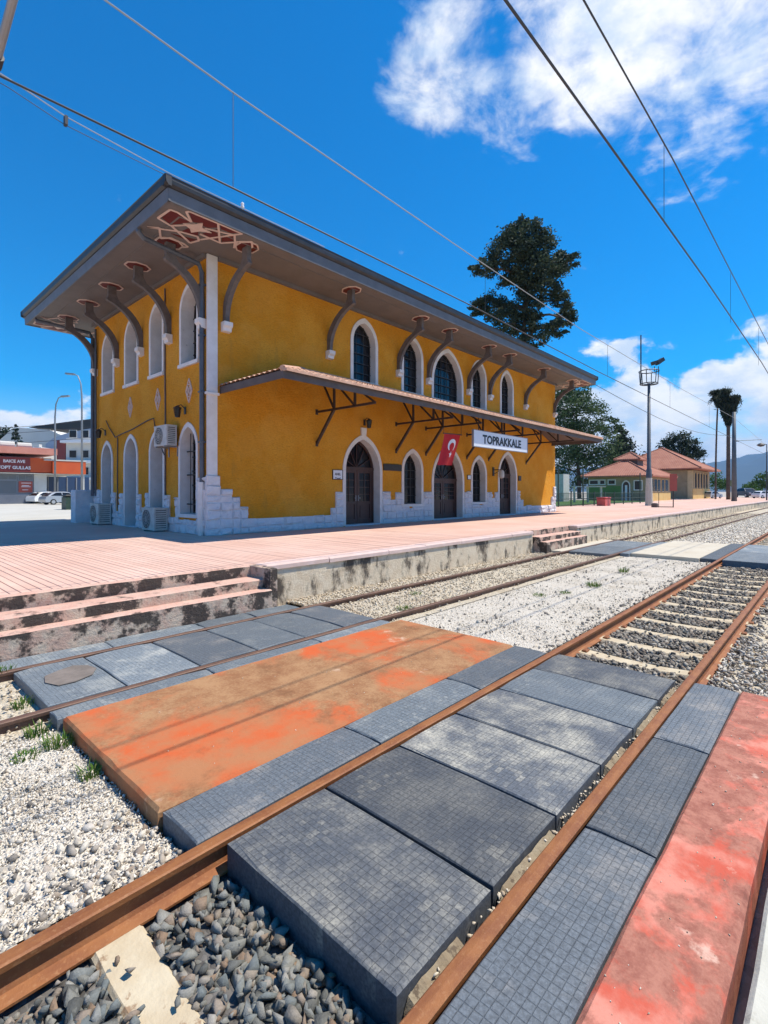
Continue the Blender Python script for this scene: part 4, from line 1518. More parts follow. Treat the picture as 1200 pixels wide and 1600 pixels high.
# hipped tile roof
mb = MB()
rz, zz = 12.9, ZT + 0.5
r0, r1 = (EX0 + 7.2, (EY0 + EY1) / 2, rz), (EX1 - 7.2, (EY0 + EY1) / 2, rz)
c4 = [(EX0, EY0, zz), (EX1, EY0, zz), (EX1, EY1, zz), (EX0, EY1, zz)]
mb.poly([c4[0], c4[1], r1, r0])
mb.poly([c4[1], c4[2], r1])
mb.poly([c4[2], c4[3], r0, r1])
mb.poly([c4[3], c4[0], r0])
mb.build('roof', M_TILE, station)


# ---- curved eaves brackets on white corbels
def bracket(T, t, reach):
    mb = MB(T)
    w = 0.075
    low, up = [], []
    n = 10
    zc = 7.62
    for i in range(n + 1):
        a = R(4 + 70 * i / n)
        low.append((0.10 + (reach - 0.02) * (1 - math.cos(a)) / (1 - math.cos(R(74))), zc + 1.44 * math.sin(a) / math.sin(R(74))))
    prof = [(0.0, zc - 0.06), (0.17, zc - 0.06)] + [(p[0] + 0.06, p[1] - 0.015) for p in low] + [(reach + 0.19, 9.09), (reach + 0.14, 9.2), (reach + 0.14, ZT - 0.01), (reach - 0.14, ZT - 0.01), (reach - 0.14, 9.3)]
    for p in reversed(low):
        q = (max(0.0, p[0] - 0.16), p[1] + 0.09)
        if q[0] < reach - 0.2:
            prof.append(q)
    prof.append((0.0, zc + 0.3))
    k = len(prof)
    # split the profile into quads across: front cap by triangle fan is wrong for a concave outline, so fill it
    bm = bmesh.new()
    vs = [bm.verts.new((0, p[0], p[1])) for p in prof]
    es = [bm.edges.new((vs[i], vs[(i + 1) % k])) for i in range(k)]
    r = bmesh.ops.triangle_fill(bm, edges=es, use_beauty=True)
    bm.verts.index_update()
    tris = [tuple(v.index for v in f.verts) for f in bm.faces]
    bm.free()
    V = [(t - w, p[0], p[1]) for p in prof] + [(t + w, p[0], p[1]) for p in prof]
    Fs = tris + [tuple(i + k for i in f) for f in tris] + [(i, (i + 1) % k, k + (i + 1) % k, k + i) for i in range(k)]
    mb.faces(V, Fs)
    br = mb.build('eaves_bracket', M_BRACKET, station)
    mb = MB(T)
    w2 = 0.15
    mb.prism([(t - w2, 0, zc - 0.07), (t - w2, 0.24, zc - 0.07), (t - w2, 0.24, zc - 0.2), (t - w2, 0.17, zc - 0.26), (t - w2, 0.15, zc - 0.36), (t - w2, 0, zc - 0.38)], (2 * w2, 0, 0))
    mb.build('corbel', M_TRIM, br)
    # octagonal plate on the soffit
    mb = MB(T)
    def octa(a, b, z):
        c = 0.42
        return [(t + sx * a * k1, reach + 0.02 + sy * b * k2, z) for sx, sy, k1, k2 in ((-1, -1, c, 1), (1, -1, c, 1), (1, -1, 1, c), (1, 1, 1, c), (1, 1, c, 1), (-1, 1, c, 1), (-1, 1, 1, c), (-1, -1, 1, c))]
    mb.mi = 0
    mb.prism(octa(0.28, 0.34, ZT - 0.001), (0, 0, -0.014))
    mb.mi = 1
    o1, o2 = octa(0.33, 0.39, ZT - 0.001), octa(0.285, 0.345, ZT - 0.001)
    for i in range(8):
        j = (i + 1) % 8
        mb.prism([o1[i], o1[j], o2[j], o2[i]], (0, 0, -0.028))
    mb.build('soffit_plate', [M_RED, M_STRAP], br)


for t in (8.62, 13.1, 17.28, 19.5, 23.05, 25.25, 29.6, 33.98):
    bracket(TF, t, 1.28)
for t in (15.12, 17.48, 19.87, 22.3, 24.85):
    bracket(TL, t, 1.10)

# ---- star strapwork painted boards in the eaves corners
STRAPS = [[(0.15, 1.02), (0.19, 0.36), (0.39, 0.34), (0.87, 0.53), (0.53, 0.14), (0.59, 0.06), (1.41, 0.04), (2.02, 1.02)],
          [(0.15, 1.02), (0.57, 1.15), (0.92, 0.72)], [(1.41, 0.04), (2.18, 0.04), (1.52, 1.28)],
          [(0.15, 1.72), (0.89, 1.27), (1.38, 1.16), (1.52, 1.35), (1.41, 1.69), (0.56, 1.12)],
          [(1.36, 0.97), (2.04, 1.01), (2.31, 0.64)], [(1.3, 0.56), (2.08, 0.29), (2.31, 0.64), (2.48, 0.99)],
          [(2.48, 0.99), (2.33, 0.57), (2.63, 0.24), (2.84, 0.53), (2.73, 0.84)],
          [(0.69, 2.08), (0.88, 1.82), (1.3, 1.88), (1.48, 1.97), (1.38, 2.14)], [(0.15, 1.72), (0.4, 1.5), (0.69, 2.08)]]
STAR = [(0.74, 0.77), (0.93, 0.66), (1.12, 0.35), (1.22, 0.59), (1.55, 0.65), (1.27, 0.8), (1.13, 1.06), (1.0, 0.88)]
REDS = [[(0.23, 0.94), (0.22, 0.43), (0.39, 0.38), (0.88, 0.56), (0.56, 1.12)], [(0.61, 0.12), (1.4, 0.06), (1.53, 0.26), (1.25, 0.61), (1.12, 0.35), (0.91, 0.54)],
        [(1.47, 0.06), (2.14, 0.06), (1.94, 0.27), (1.64, 0.28)], [(0.94, 1.22), (1.0, 0.88), (1.25, 0.87), (1.39, 1.15)], [(1.41, 0.91), (1.58, 0.35), (1.92, 0.91), (1.69, 0.99)],
        [(1.83, 0.56), (2.08, 0.39), (2.25, 0.65), (2.04, 0.94)], [(0.78, 1.6), (1.49, 1.38), (1.42, 1.63), (0.97, 1.61)]]
for (ox, oy, sx, sy) in ((EX0, EY0, 1, 1), (EX0, EY1, 1, -1), (EX1, EY0, -1, 1)):
    tr = lambda p, z: (ox + sx * (p[0] + 0.02), oy + sy * (p[1] + 0.03), z)
    mb = MB()
    for q in REDS:
        mb.prism([tr(p, ZT - 0.001) for p in q], (0, 0, -0.012))
    cd = mb.build('corner_panel', M_RED, station)
    mb = MB()
    for q, s in enumerate(STRAPS):
        for a, b in zip(s, s[1:]):
            q += 0.37
            zc = ZT - 0.016 - 0.0012 * (q % 5)
            mb.bar(tr(a, zc), tr(b, zc), 0.062, 0.018)
    mb.prism([tr(p, ZT - 0.002) for p in STAR], (0, 0, -0.034))
    mb.build('strapwork', M_STRAP, cd)

# ---- downpipes at both corners of the end wall
mb = MB()
mb.tube([(EX0 + 0.05, EY0 + 2.05, ZT + 0.3), (EX0 + 0.05, EY0 + 2.05, ZT - 0.1), (EX0 + 0.2, EY0 + 2.06, ZT - 0.22), (X0 - 0.2, Y0 + 0.17, ZT - 0.35), (X0 - 0.10, Y0 + 0.16, ZT - 0.6), (X0 - 0.10, Y0 + 0.16, 2.25)], 0.075, 10)
for z in (8.6, 7.0, 5.2, 3.6):
    mb.box((X0 - 0.19, Y0 + 0.07, z), (X0 + 0.0, Y0 + 0.25, z + 0.05))
dp = mb.build('downpipe', M_PIPE, station, smooth=False)
mb = MB()
mb.tube([(X0 - 0.14, Y0 + 0.16, 2.35), (X0 - 0.14, Y0 + 0.16, PZ + 0.1)], 0.10, 10)
mb.tube([(X0 - 0.14, Y0 + 0.16, PZ + 0.1), (X0 - 0.14, Y0 + 0.16, PZ)], 0.085, 10)
mb.build('pipe_shield', M_TRIM, dp)
mb = MB()
mb.tube([(EX0 + 0.1, EY1 - 1.3, ZT + 0.3), (EX0 + 0.1, EY1 - 1.3, ZT - 0.1), (X0 - 0.2, Y1 + 0.05, ZT - 0.4), (X0 - 0.12, Y1 - 0.1, ZT - 0.7), (X0 - 0.12, Y1 - 0.1, PZ + 1.2)], 0.08, 10)
mb.tube([(X0 - 0.1, Y1 - 0.42, ZT - 0.3), (X0 - 0.1, Y1 - 0.42, PZ + 1.2)], 0.045, 8)
mb.build('downpipe', M_PIPE, station)
# electric conduits down the end wall
mb = MB(TL)
mb.tube([(17.86, 0.03, 9.3), (17.86, 0.03, 6.2), (17.83, 0.03, 4.9), (17.83, 0.03, 1.3)], 0.028, 6)
mb.tube([(22.3, 0.03, 4.3), (22.32, 0.03, 2.6), (22.28, 0.03, 1.3)], 0.022, 6)
mb.build('conduit', M_BRACKET, station)
mb = MB(TL)
pts = [(23.55, 0.05, 5.12), (23.2, 0.05, 4.8), (22.5, 0.05, 4.32), (21.9, 0.05, 4.4), (20.8, 0.05, 4.5), (19.3, 0.05, 4.72), (18.75, 0.05, 4.75), (18.55, 0.05, 4.2), (18.0, 0.05, 3.5), (17.85, 0.05, 3.35)]
mb.tube(pts, 0.02, 6)
mb.build('slack_cable', M_WIRE, station)

# ---- diamond ornaments on the end wall
for t in (16.09, 18.49, 21.02):
    mb = MB(TL)
    a, b, z = 0.21, 0.40, 5.42
    P4 = [(t, z + b), (t + a, z), (t, z - b), (t - a, z)]
    nn = 0.012
    for i in range(4):
        p, q = P4[i], P4[(i + 1) % 4]
        mb.bar((p[0], nn, p[1]), (q[0], nn, q[1]), 0.045, 0.03, (0, 1, 0))
        mid = ((p[0] + q[0]) / 2, (p[1] + q[1]) / 2)
        o_ = ((P4[(i + 2) % 4][0] + P4[(i + 3) % 4][0]) / 2, (P4[(i + 2) % 4][1] + P4[(i + 3) % 4][1]) / 2)
        mb.bar((mid[0], nn + 0.002 * i, mid[1]), (o_[0], nn + 0.002 * i, o_[1]), 0.035, 0.02, (0, 1, 0))
        m2 = ((P4[(i + 1) % 4][0] + P4[(i + 2) % 4][0]) / 2, (P4[(i + 1) % 4][1] + P4[(i + 2) % 4][1]) / 2)
        mb.bar((mid[0], nn + 0.005, mid[1]), (m2[0], nn + 0.005, m2[1]), 0.03, 0.02, (0, 1, 0))
    mb.build('diamond_ornament', M_STRAP, station)

# ---- platform canopy
CX0, CX1, CN, CZ, CW = 8.42, 33.62, 3.40, 5.44, 6.55
canopy_m = MB(TF)
canopy_m.box((CX0, CN - 0.04, CZ - 0.22), (CX1, CN, CZ))
canopy_m.box((CX0, 0.02, CZ - 0.22), (CX0 + 0.04, CN - 0.042, CZ))
canopy_m.box((CX1 - 0.04, 0.02, CZ - 0.22), (CX1, CN - 0.042, CZ))
canopy = canopy_m.build('canopy', M_CANOPYW, station)
mb = MB(TF)
SL = (CW - CZ) / CN
zz = lambda n: CW - SL * n - 0.03
mb.poly([(CX0 + .04, CN - .04, zz(CN)), (CX1 - .04, CN - .04, zz(CN)), (CX1 - CN, 0, zz(0)), (CX0 + CN, 0, zz(0))])
mb.poly([(CX0 + .04, CN - .04, zz(CN)), (CX0 + CN, 0, zz(0)), (CX0 + .04, 0, zz(CN))])
mb.poly([(CX1 - .04, CN - .04, zz(CN)), (CX1 - CN, 0, zz(0)), (CX1 - .04, 0, zz(CN))])
t = CX0 + 0.9
while t < CX1 - 0.5:
    s = min(1.0, (t - CX0) / CN, (CX1 - t) / CN)
    mb.bar((t, CN - 0.05, zz(CN) - 0.05), (t, CN * (1 - s) + 0.02, zz(CN * (1 - s)) - 0.05), 0.07, 0.09)
    t += 0.75
mb.build('deck_boards', M_CANOPYW, canopy)


def tiled(T, e0, e1, depth, hip0, hip1, z_e, z_t, parent, n_over=0.10, pitch=0.26, rows=9):
    """barrel-tile slope: eave along t from e0 to e1 at n = depth, top at n = 0; hips cut its ends"""
    mb = MB(T)
    cols = int((e1 - e0) / pitch * 4)
    dt = (e1 - e0) / cols
    for i in range(cols):
        ta, tb = e0 + i * dt, e0 + (i + 1) * dt
        lim = lambda t: max(0.0, min(1.0, (t - e0) / depth if hip0 else 1.0, (e1 - t) / depth if hip1 else 1.0))
        sa, sb = lim(ta), lim(tb)
        ca = 0.075 * abs(math.sin(math.pi * (ta - e0) / pitch))
        cb = 0.075 * abs(math.sin(math.pi * (tb - e0) / pitch))
        for r in range(rows):
            q = []
            for (tt, ss, cc) in ((ta, sa, ca), (tb, sb, cb)):
                for k, lift in ((r / rows, 0.035), ((r + 1) / rows, 0.0)):
                    s = min(k, ss) if k > 0 else -n_over / depth * (1 if ss > 0 else 0)
                    q.append((tt, depth * (1 - s), z_e + (z_t - z_e) * s + cc + lift + 0.01))
            if max(sa, sb) <= r / rows:
                break
            mb.poly([q[0], q[2], q[3], q[1]])
            if r == 0:
                mb.poly([q[0], q[2], (q[2][0], q[2][1], z_e - 0.02), (q[0][0], q[0][1], z_e - 0.02)])
    return mb.build('tiles', M_TILEP, parent)


tiled(TF, CX0, CX1, CN, True, True, CZ, CW, canopy)
# the two hip slopes
for (tx, sg) in ((CX0, 1), (CX1, -1)):
    mb = MB()
    cols = 52
    for i in range(cols):
        na, nb = CN * i / cols, CN * (i + 1) / cols
        for (a_, b_) in ((na, nb),):
            q = []
            for n_ in (a_, b_):
                s = 1 - n_ / CN
                c = 0.06 * abs(math.sin(math.pi * n_ / 0.26))
                q.append((tx - sg * 0.05, Y0 - n_, CZ + c + 0.01))
                q.append((tx + sg * CN * s, Y0 - n_, CZ + (CW - CZ) * s + c + 0.01))
            mb.poly([q[0], q[2], q[3], q[1]])
    mb.build('tiles', M_TILEP, canopy)
mb = MB(TF)
mb.tube([(CX0, CN, CZ + 0.05), (CX0 + CN, 0.02, CW + 0.06)], 0.09, 8)
mb.tube([(CX1, CN, CZ + 0.05), (CX1 - CN, 0.02, CW + 0.06)], 0.09, 8)
mb.box((CX0 + CN, 0.002, CW - 0.02), (CX1 - CN, 0.10, CW + 0.10))
mb.build('ridge_tiles', M_TILEP, canopy)
for t in (12.5, 17.15, 19.35, 22.95, 25.2, 29.8):
    mb = MB(TF)
    zt = 5.10
    w = 0.075
    top = lambda n: zz(n) - 0.08
    mb.bar((t, 0, zt), (t, 3.1, zt), w, w)
    mb.bar((t, 0, 3.88), (t, 1.0, zt), w * 1.25, w * 1.25, (1, 0, 0))
    mb.bar((t, 1.0, zt), (t, 1.0, top(1.0)), w, w, (1, 0, 0))
    mb.bar((t, 2.1, zt), (t, 2.1, top(2.1)), w, w, (1, 0, 0))
    mb.bar((t, 0.25, top(0.25)), (t, 1.0, zt), w * .8, w * .8, (1, 0, 0))
    mb.bar((t, 1.05, top(1.05)), (t, 2.1, zt), w * .8, w * .8, (1, 0, 0))
    mb.bar((t, 2.15, top(2.15)), (t, 3.1, zt), w * .8, w * .8, (1, 0, 0))
    mb.box((t - 0.06, 0, zt - 0.1), (t + 0.06, 0.02, zt + 0.1))
    mb.box((t - 0.06, 0, 3.78), (t + 0.06, 0.02, 3.98))
    mb.build('truss', M_TRUSS, canopy)

# ------------------------------------------------------------------ things on the station
FONT_CACHE = {}


def text_mesh(txt, size, mat, name, parent, origin, right, up, ext=0.006, offset=0.0, align='CENTER', sx=1.0):
    """flat letters standing proud of a board; origin = centre of the line"""
    cu = bpy.data.curves.new('letters', 'FONT')
    cu.body = txt
    cu.size = size
    cu.align_x = align
    cu.align_y = 'CENTER'
    cu.extrude = ext
    cu.offset = offset
    cu.resolution_u = 3
    tmp = bpy.data.objects.new('tmp_letters', cu)
    COL.objects.link(tmp)
    dg = bpy.context.evaluated_depsgraph_get()
    me = bpy.data.meshes.new_from_object(tmp.evaluated_get(dg))
    COL.objects.unlink(tmp)
    bpy.data.objects.remove(tmp)
    bpy.data.curves.remove(cu)
    right, up = Vector(right), Vector(up)
    nrm = right.cross(up)
    Mx = Matrix((right * sx, up, nrm)).transposed().to_4x4()
    me.transform(Mx)
    me.materials.clear()
    me.materials.append(mat)
    o = bpy.data.objects.new(name, me)
    COL.objects.link(o)
    place(o, origin, parent)
    return o


# hanging station name board
sg_ = empty('station_sign', (21.26, 11.85, 4.03), 'white hanging station name board with black capital letters under the canopy', 'sign')
mb = MB()
mb.box((18.74, 11.82, 4.03), (23.78, 11.88, 4.74))
mb.build('board', M_SIGNW, sg_)
mb = MB()
for (a, b) in (((18.72, 4.01), (23.80, 4.035)), ((18.72, 4.735), (23.80, 4.76))):
    mb.box((a[0], 11.80, a[1]), (b[0], 11.90, b[1]))
for x in (18.72, 23.775):
    mb.box((x, 11.80, 4.036), (x + 0.025, 11.90, 4.734))
mb.build('frame', M_GALV, sg_)
mb = MB()
for x in (19.2, 21.26, 23.3):
    mb.tube([(x, 11.85, 4.74), (x, 11.85, 5.42)], 0.02, 6)
mb.build('hanger', M_TRUSS, sg_)
text_mesh('TOPRAKKALE', 0.52, M_SIGNB, 'lettering', sg_, (21.30, 11.816, 4.37), (1, 0, 0), (0, 0, 1), 0.003, 0.02, sx=1.12)

# flag hung from the canopy
fl = empty('flag', (17.75, 12.3, 3.2), 'red flag with white crescent and star hanging under the canopy', 'flag')
NX, NZ = 14, 18


def flag_pt(a, b, dy=0.0):
    """a across 0..1, b down 0..1"""
    x = 17.23 + 1.22 * a - 0.50 * b ** 1.3
    z = 4.47 - 1.33 * b + 0.04 * a
    y = 12.3 + 0.06 * math.sin(a * 7 + b * 2.2) * (0.25 + b) + 0.16 * b * (a - 0.4) + dy
    return (x, y, z)


mb = MB()
mb.faces([flag_pt(i / NX, j / NZ) for j in range(NZ + 1) for i in range(NX + 1)],
         [(j * (NX + 1) + i, j * (NX + 1) + i + 1, (j + 1) * (NX + 1) + i + 1, (j + 1) * (NX + 1) + i) for j in range(NZ) for i in range(NX)])
mb.build('cloth', M_FLAG, fl, smooth=True)
mb = MB()
n = 22
for i in range(n):
    def ring(k):
        g = R(-52 + 284 * k / n)
        th = 0.04 + 0.09 * math.sin(math.pi * k / n)
        ro = 0.23
        return [(0.55 + r * math.cos(g) * 1.0, 0.36 - r * math.sin(g) * 0.92) for r in (ro, ro - th)]
    (a, b), (c, d) = ring(i), ring(i + 1)
    mb.poly([flag_pt(*a, -0.008), flag_pt(*c, -0.008), flag_pt(*d, -0.008), flag_pt(*b, -0.008)])
mb.build('crescent', M_FLAGW, fl)
mb = MB()
pts = []
for k in range(10):
    g = R(90 + 36 * k)
    r = 0.13 if k % 2 == 0 else 0.052
    pts.append(flag_pt(0.56 + r * math.cos(g), 0.66 - r * math.sin(g) * 0.92, -0.008))
cpt = flag_pt(0.56, 0.66, -0.008)
for k in range(10):
    mb.poly([cpt, pts[k], pts[(k + 1) % 10]])
mb.build('star', M_FLAGW, fl)
mb = MB()
mb.tube([(17.15, 12.3, 4.49), (18.55, 12.3, 4.53)], 0.022, 8)
mb.tube([(17.2, 12.3, 4.5), (17.2, 12.3, 5.15)], 0.008, 5)
mb.tube([(18.5, 12.3, 4.53), (18.5, 12.3, 5.6)], 0.008, 5)
mb.build('pole', M_WIRE, fl)


def lantern(T, t, z, label, drop=0.0):
    p = T(t, 0.0, z)
    e = empty('wall_lantern', p, label, 'lamp')
    mb = MB(T)
    mb.box((t - 0.05, 0, z - 0.12), (t + 0.05, 0.03, z + 0.12))
    mb.tube([(t, 0.02, z + 0.06), (t, 0.16, z + 0.18), (t, 0.28, z + 0.12)], 0.016, 6)
    mb.build('arm', M_IRON, e)
    mb = MB(T)
    def ringz(r, zz_):
        return [(t + r * math.cos(k * math.pi / 3), 0.28 + r * math.sin(k * math.pi / 3), zz_) for k in range(6)]
    lv = [ringz(0.02, z + 0.14), ringz(0.14, z + 0.06), ringz(0.12, z + 0.04)]
    for A, B in zip(lv, lv[1:]):
        for k in range(6):
            mb.poly([A[k], A[(k + 1) % 6], B[(k + 1) % 6], B[k]])
    lo = ringz(0.075, z - 0.22)
    for k in range(6):
        mb.bar(lv[2][k], lo[k], 0.016, 0.016)
    mb.prism(ringz(0.08, z - 0.22), (0, 0, -0.03))
    mb.build('cage', M_IRON, e)
    mb = MB(T)
    A, B = ringz(0.105, z + 0.035), ringz(0.066, z - 0.215)
    for k in range(6):
        mb.poly([A[k], A[(k + 1) % 6], B[(k + 1) % 6], B[k]])
    mb.build('glass', M_GLASS, e)
    return e


lantern(TL, 16.36, 4.78, 'black wall lantern above the nearest window of the end wall')
lantern(TL, 23.76, 4.62, 'black wall lantern above the far end door by the corner')
lantern(TF, 15.1, 4.96, 'small black lantern above the keystone of the first platform door')


def plaque(t0, t1, z0, z1, mat, label, txt=None, th=0.025):
    e = empty('wall_plaque', TF((t0 + t1) / 2, 0, z0), label, 'sign')
    mb = MB(TF)
    mb.box((t0, 0.002, z0), (t1, th, z1))
    mb.build('board', mat, e)
    if mat is not M_IRON:
        mb = MB(TF)
        b = 0.025
        for q in (((t0 - b, z0 - b), (t1 + b, z0)), ((t0 - b, z1), (t1 + b, z1 + b)), ((t0 - b, z0), (t0, z1)), ((t1, z0), (t1 + b, z1))):
            mb.box((q[0][0], 0.002, q[0][1]), (q[1][0], th + 0.012, q[1][1]))
        mb.build('frame', M_IRON, e)
    if txt:
        for k, l in enumerate(txt):
            text_mesh(l, 0.13, M_SIGNB, 'lettering', e, TF((t0 + t1) / 2, th + 0.004, z1 - 0.16 - 0.17 * k), (1, 0, 0), (0, 0, 1), 0.002, 0.003)


plaque(13.32, 13.82, 2.55, 2.90, M_SIGNW, 'small white framed notice left of the first platform door', ['ANEL', 'Tuvel'])
plaque(23.0, 23.32, 2.72, 2.92, M_SIGNW, 'small white notice between the middle door and the next window')
plaque(16.28, 17.48, 2.98, 3.27, M_IRON, 'long dark blank board between first platform door and window', th=0.05)
plaque(28.75, 29.05, 2.72, 3.02, M_IRON, 'small black plaque right of the last platform door', th=0.06)
# bracket lamp projecting from the wall beside the last door
e = empty('bracket_lamp', TF(25.7, 0, 3.1), 'dark bracket lamp projecting from the wall beside the last platform door', 'lamp')
mb = MB(TF)
mb.box((25.62, 0, 2.95), (25.78, 0.05, 3.45))
mb.tube([(25.7, 0.04, 3.3), (25.7, 0.55, 3.3)], 0.025, 8)
mb.tube([(25.7, 0.04, 3.05), (25.7, 0.5, 3.28)], 0.016, 6)
mb.build('arm', M_IRON, e)
mb = MB(TF)
mb.lathe([(0.02, 0.1), (0.10, 0.06), (0.15, -0.06), (0.15, -0.30), (0.10, -0.38), (0.02, -0.40)], (25.7, 0.55, 3.2), 12)
mb.build('housing', M_ACW, e)


# ---- air conditioners
def ac(T, t0, t1, n0, n1, z0, z1, label, feet=True):
    e = empty('air_conditioner', T((t0 + t1) / 2, (n0 + n1) / 2, z0), label, 'air conditioner')
    mb = MB(T)
    c = 0.02
    mb.box((t0, n0, z0 + 0.05), (t1, n1, z1))
    mb.box((t0 - 0.008, n0 - 0.005, z1 - 0.04), (t1 + 0.008, n1 + 0.008, z1 + 0.012))
    mb.build('casing', M_ACW, e)
    # fan ring on the long side that faces outwards
    cx, cz = t0 + (t1 - t0) * 0.62, (z0 + 0.05 + z1) / 2
    r = min((z1 - z0) * 0.40, (t1 - t0) * 0.36)
    mb = MB(T)
    mb.prism([(cx + r * math.cos(2 * math.pi * k / 24), n1 + 0.001, cz + r * math.sin(2 * math.pi * k / 24)) for k in range(24)], (0, 0.006, 0))
    mb.build('fan_opening', M_ACD, e)
    mb = MB(T)
    for q in (0.3, 0.55, 0.8, 1.0):
        ring = [(cx + r * q * math.cos(2 * math.pi * k / 20), n1 + 0.02, cz + r * q * math.sin(2 * math.pi * k / 20)) for k in range(21)]
        mb.tube(ring, 0.007, 4, cap=False)
    for k in range(6):
        a = math.pi * k / 6
        mb.tube([(cx - r * math.cos(a), n1 + 0.02, cz - r * math.sin(a)), (cx + r * math.cos(a), n1 + 0.02, cz + r * math.sin(a))], 0.006, 4)
    mb.build('fan_guard', M_ACW, e)
    # louvres on the near side
    mb = MB(T)
    for i in range(9):
        z = z0 + 0.13 + (z1 - z0 - 0.22) * i / 8
        mb.box((t0 - 0.012, n0 + 0.06, z), (t0 - 0.001, n1 - 0.05, z + 0.02))
    mb.build('louvre', M_ACD, e)
    mb = MB(T)
    if feet:
        for t in (t0 + 0.12, t1 - 0.18):
            mb.box((t, n0 + 0.02, z0), (t + 0.07, n1 - 0.02, z0 + 0.05))
    else:
        for t in (t0 + 0.12, t1 - 0.18):
            mb.box((t, 0, z0), (t + 0.04, n1 + 0.02, z0 + 0.048))
            mb.box((t, 0, z0 - 0.3), (t + 0.04, 0.04, z0))
    mb.build('mount', M_GALV, e)
    return e


ac(TL, 16.75, 17.72, 0.12, 0.47, 3.56, 4.30, 'aged white air conditioner unit fixed high on the end wall', feet=False)
ac(TL, 17.45, 18.5, 0.12, 0.58, PZ, PZ + 0.82, 'white air conditioner on the ground before the second end door')
ac(TL, 22.75, 23.75, 0.12, 0.62, PZ, PZ + 0.88, 'white air conditioner on the ground near the far end corner')
# low whitewashed wall beyond the far corner
mb = MB()
mb.cbox((X0 - 0.75, Y1 + 0.1, PZ - 0.1), (X0 + 0.1, Y1 + 0.75, 2.12), 0.03)
tag(mb.build('low_wall', M_STONE), 'low whitewashed wall block past the far corner of the end wall', 'wall')

# ------------------------------------------------------------------ overhead line
def wire(pts, r, mat, name, parent):
    mb = MB()
    mb.tube(pts, r, 5)
    return mb.build(name, mat, parent)


far_ol = empty('overhead_line', (20, 6.3, 6.15), 'thin overhead contact and carrier wires above the track beside the platform', 'wire')
wire([(-10, 6.3, 6.2), (1.1, 6.3, 6.26), (3.8, 6.3, 6.3), (10, 6.3, 6.33), (18, 6.3, 6.25), (48, 6.3, 6.2), (140, 6.3, 6.2)], 0.013, M_WIRE, 'contact_wire', far_ol)
wire([(-10, 6.3, 8.05), (1.5, 6.3, 7.8), (2.1, 6.3, 7.74), (3.8, 6.3, 7.64), (10, 6.3, 7.48), (16.5, 6.3, 7.36), (30, 6.3, 7.5), (48, 6.3, 7.9), (70, 6.3, 7.3), (92, 6.3, 7.9), (140, 6.3, 7.5)], 0.011, M_WIREL, 'carrier_wire', far_ol)
for x, z0, z1 in ((3.77, 6.3, 7.64), (10.5, 6.33, 7.47), (19, 6.25, 7.38), (28, 6.22, 7.48), (38, 6.15, 7.75)):
    wire([(x, 6.3, z0), (x, 6.3, z1)], 0.005, M_WIRE, 'dropper', far_ol)
near_ol = empty('overhead_line', (20, 1.97, 5.95), 'overhead contact and carrier wires above the near track at the upper right', 'wire')
wire([(-6, 1.97, 5.9), (3.6, 1.97, 5.95), (6, 1.97, 6.03), (11.4, 1.97, 6.2), (20.8, 1.97, 6.35), (48, 1.97, 6.2), (140, 1.97, 5.95)], 0.0125, M_WIRE, 'contact_wire', near_ol)
wire([(-6, 1.97, 7.2), (5.2, 1.97, 7.13), (8.9, 1.97, 7.3), (12, 1.97, 7.33), (23, 1.97, 7.4), (48, 1.97, 7.6), (70, 1.97, 7.0), (92, 1.97, 7.6), (140, 1.97, 7.2)], 0.0105, M_WIRE, 'carrier_wire', near_ol)
for x in (8.4, 14.5, 20):
    wire([(x, 1.97, 6.1), (x, 1.97, 7.3)], 0.004, M_WIRE, 'dropper', near_ol)
# service cables reaching the eaves corner from the left
cab = empty('service_cable', (5.86, 12.9, 10.2), 'pair of slack service cables running from upper left to the eaves corner', 'cable')
wire([(-3.5, 12.6, 11.4), (2.47, 12.78, 10.62), (3.5, 12.8, 10.42), (5.86, 12.76, 10.22), (7.8, 12.72, 10.19), (11, 12.72, 10.19)], 0.012, M_WIREL, 'cable', cab)
wire([(-3.5, 12.9, 11.2), (2.47, 12.88, 10.5), (3.5, 12.88, 10.28), (5.8, 12.85, 10.19)], 0.009, M_WIRE, 'cable', cab)
mb = MB()
mb.box((3.47, 12.78, 10.25), (3.53, 12.9, 10.45))
mb.build('spacer', M_WIRE, cab)
# small pale insulator on the gutter
e = empty('insulator', (7.95, 12.78, 10.17), 'small white insulator standing on the gutter near the eaves corner', 'insulator')
mb = MB()
mb.lathe([(0.02, 0), (0.02, 0.06), (0.05, 0.08), (0.05, 0.12), (0.03, 0.14), (0.045, 0.17), (0.045, 0.2), (0.015, 0.23)], (7.95, 12.78, 10.17), 10)
mb.build('body', M_FLAGW, e)

cm = empty('catenary_mast', (1.5, 9.5, PZ), 'grey steel cantilever arm of a line mast at the top left corner', 'mast')
mb = MB()
mb.tube([(1.5, 9.5, PZ), (1.5, 9.5, 9.2)], [0.13, 0.09], 12)
mb.build('pole', M_GALV, cm)
mb = MB()
mb.tube([(1.5, 9.5, 7.70), (1.5, 8.33, 7.99), (1.5, 7.3, 8.24), (1.5, 6.3, 8.0)], 0.05, 10)
mb.tube([(1.5, 9.5, 8.9), (1.5, 8.1, 8.08)], 0.012, 6)
mb.build('cantilever_arm', M_GALV, cm)
mb = MB()
mb.tube([(1.5, 8.62, 7.92), (1.5, 8.45, 7.96)], 0.075, 10)
mb.build('insulator', M_WIRE, cm)


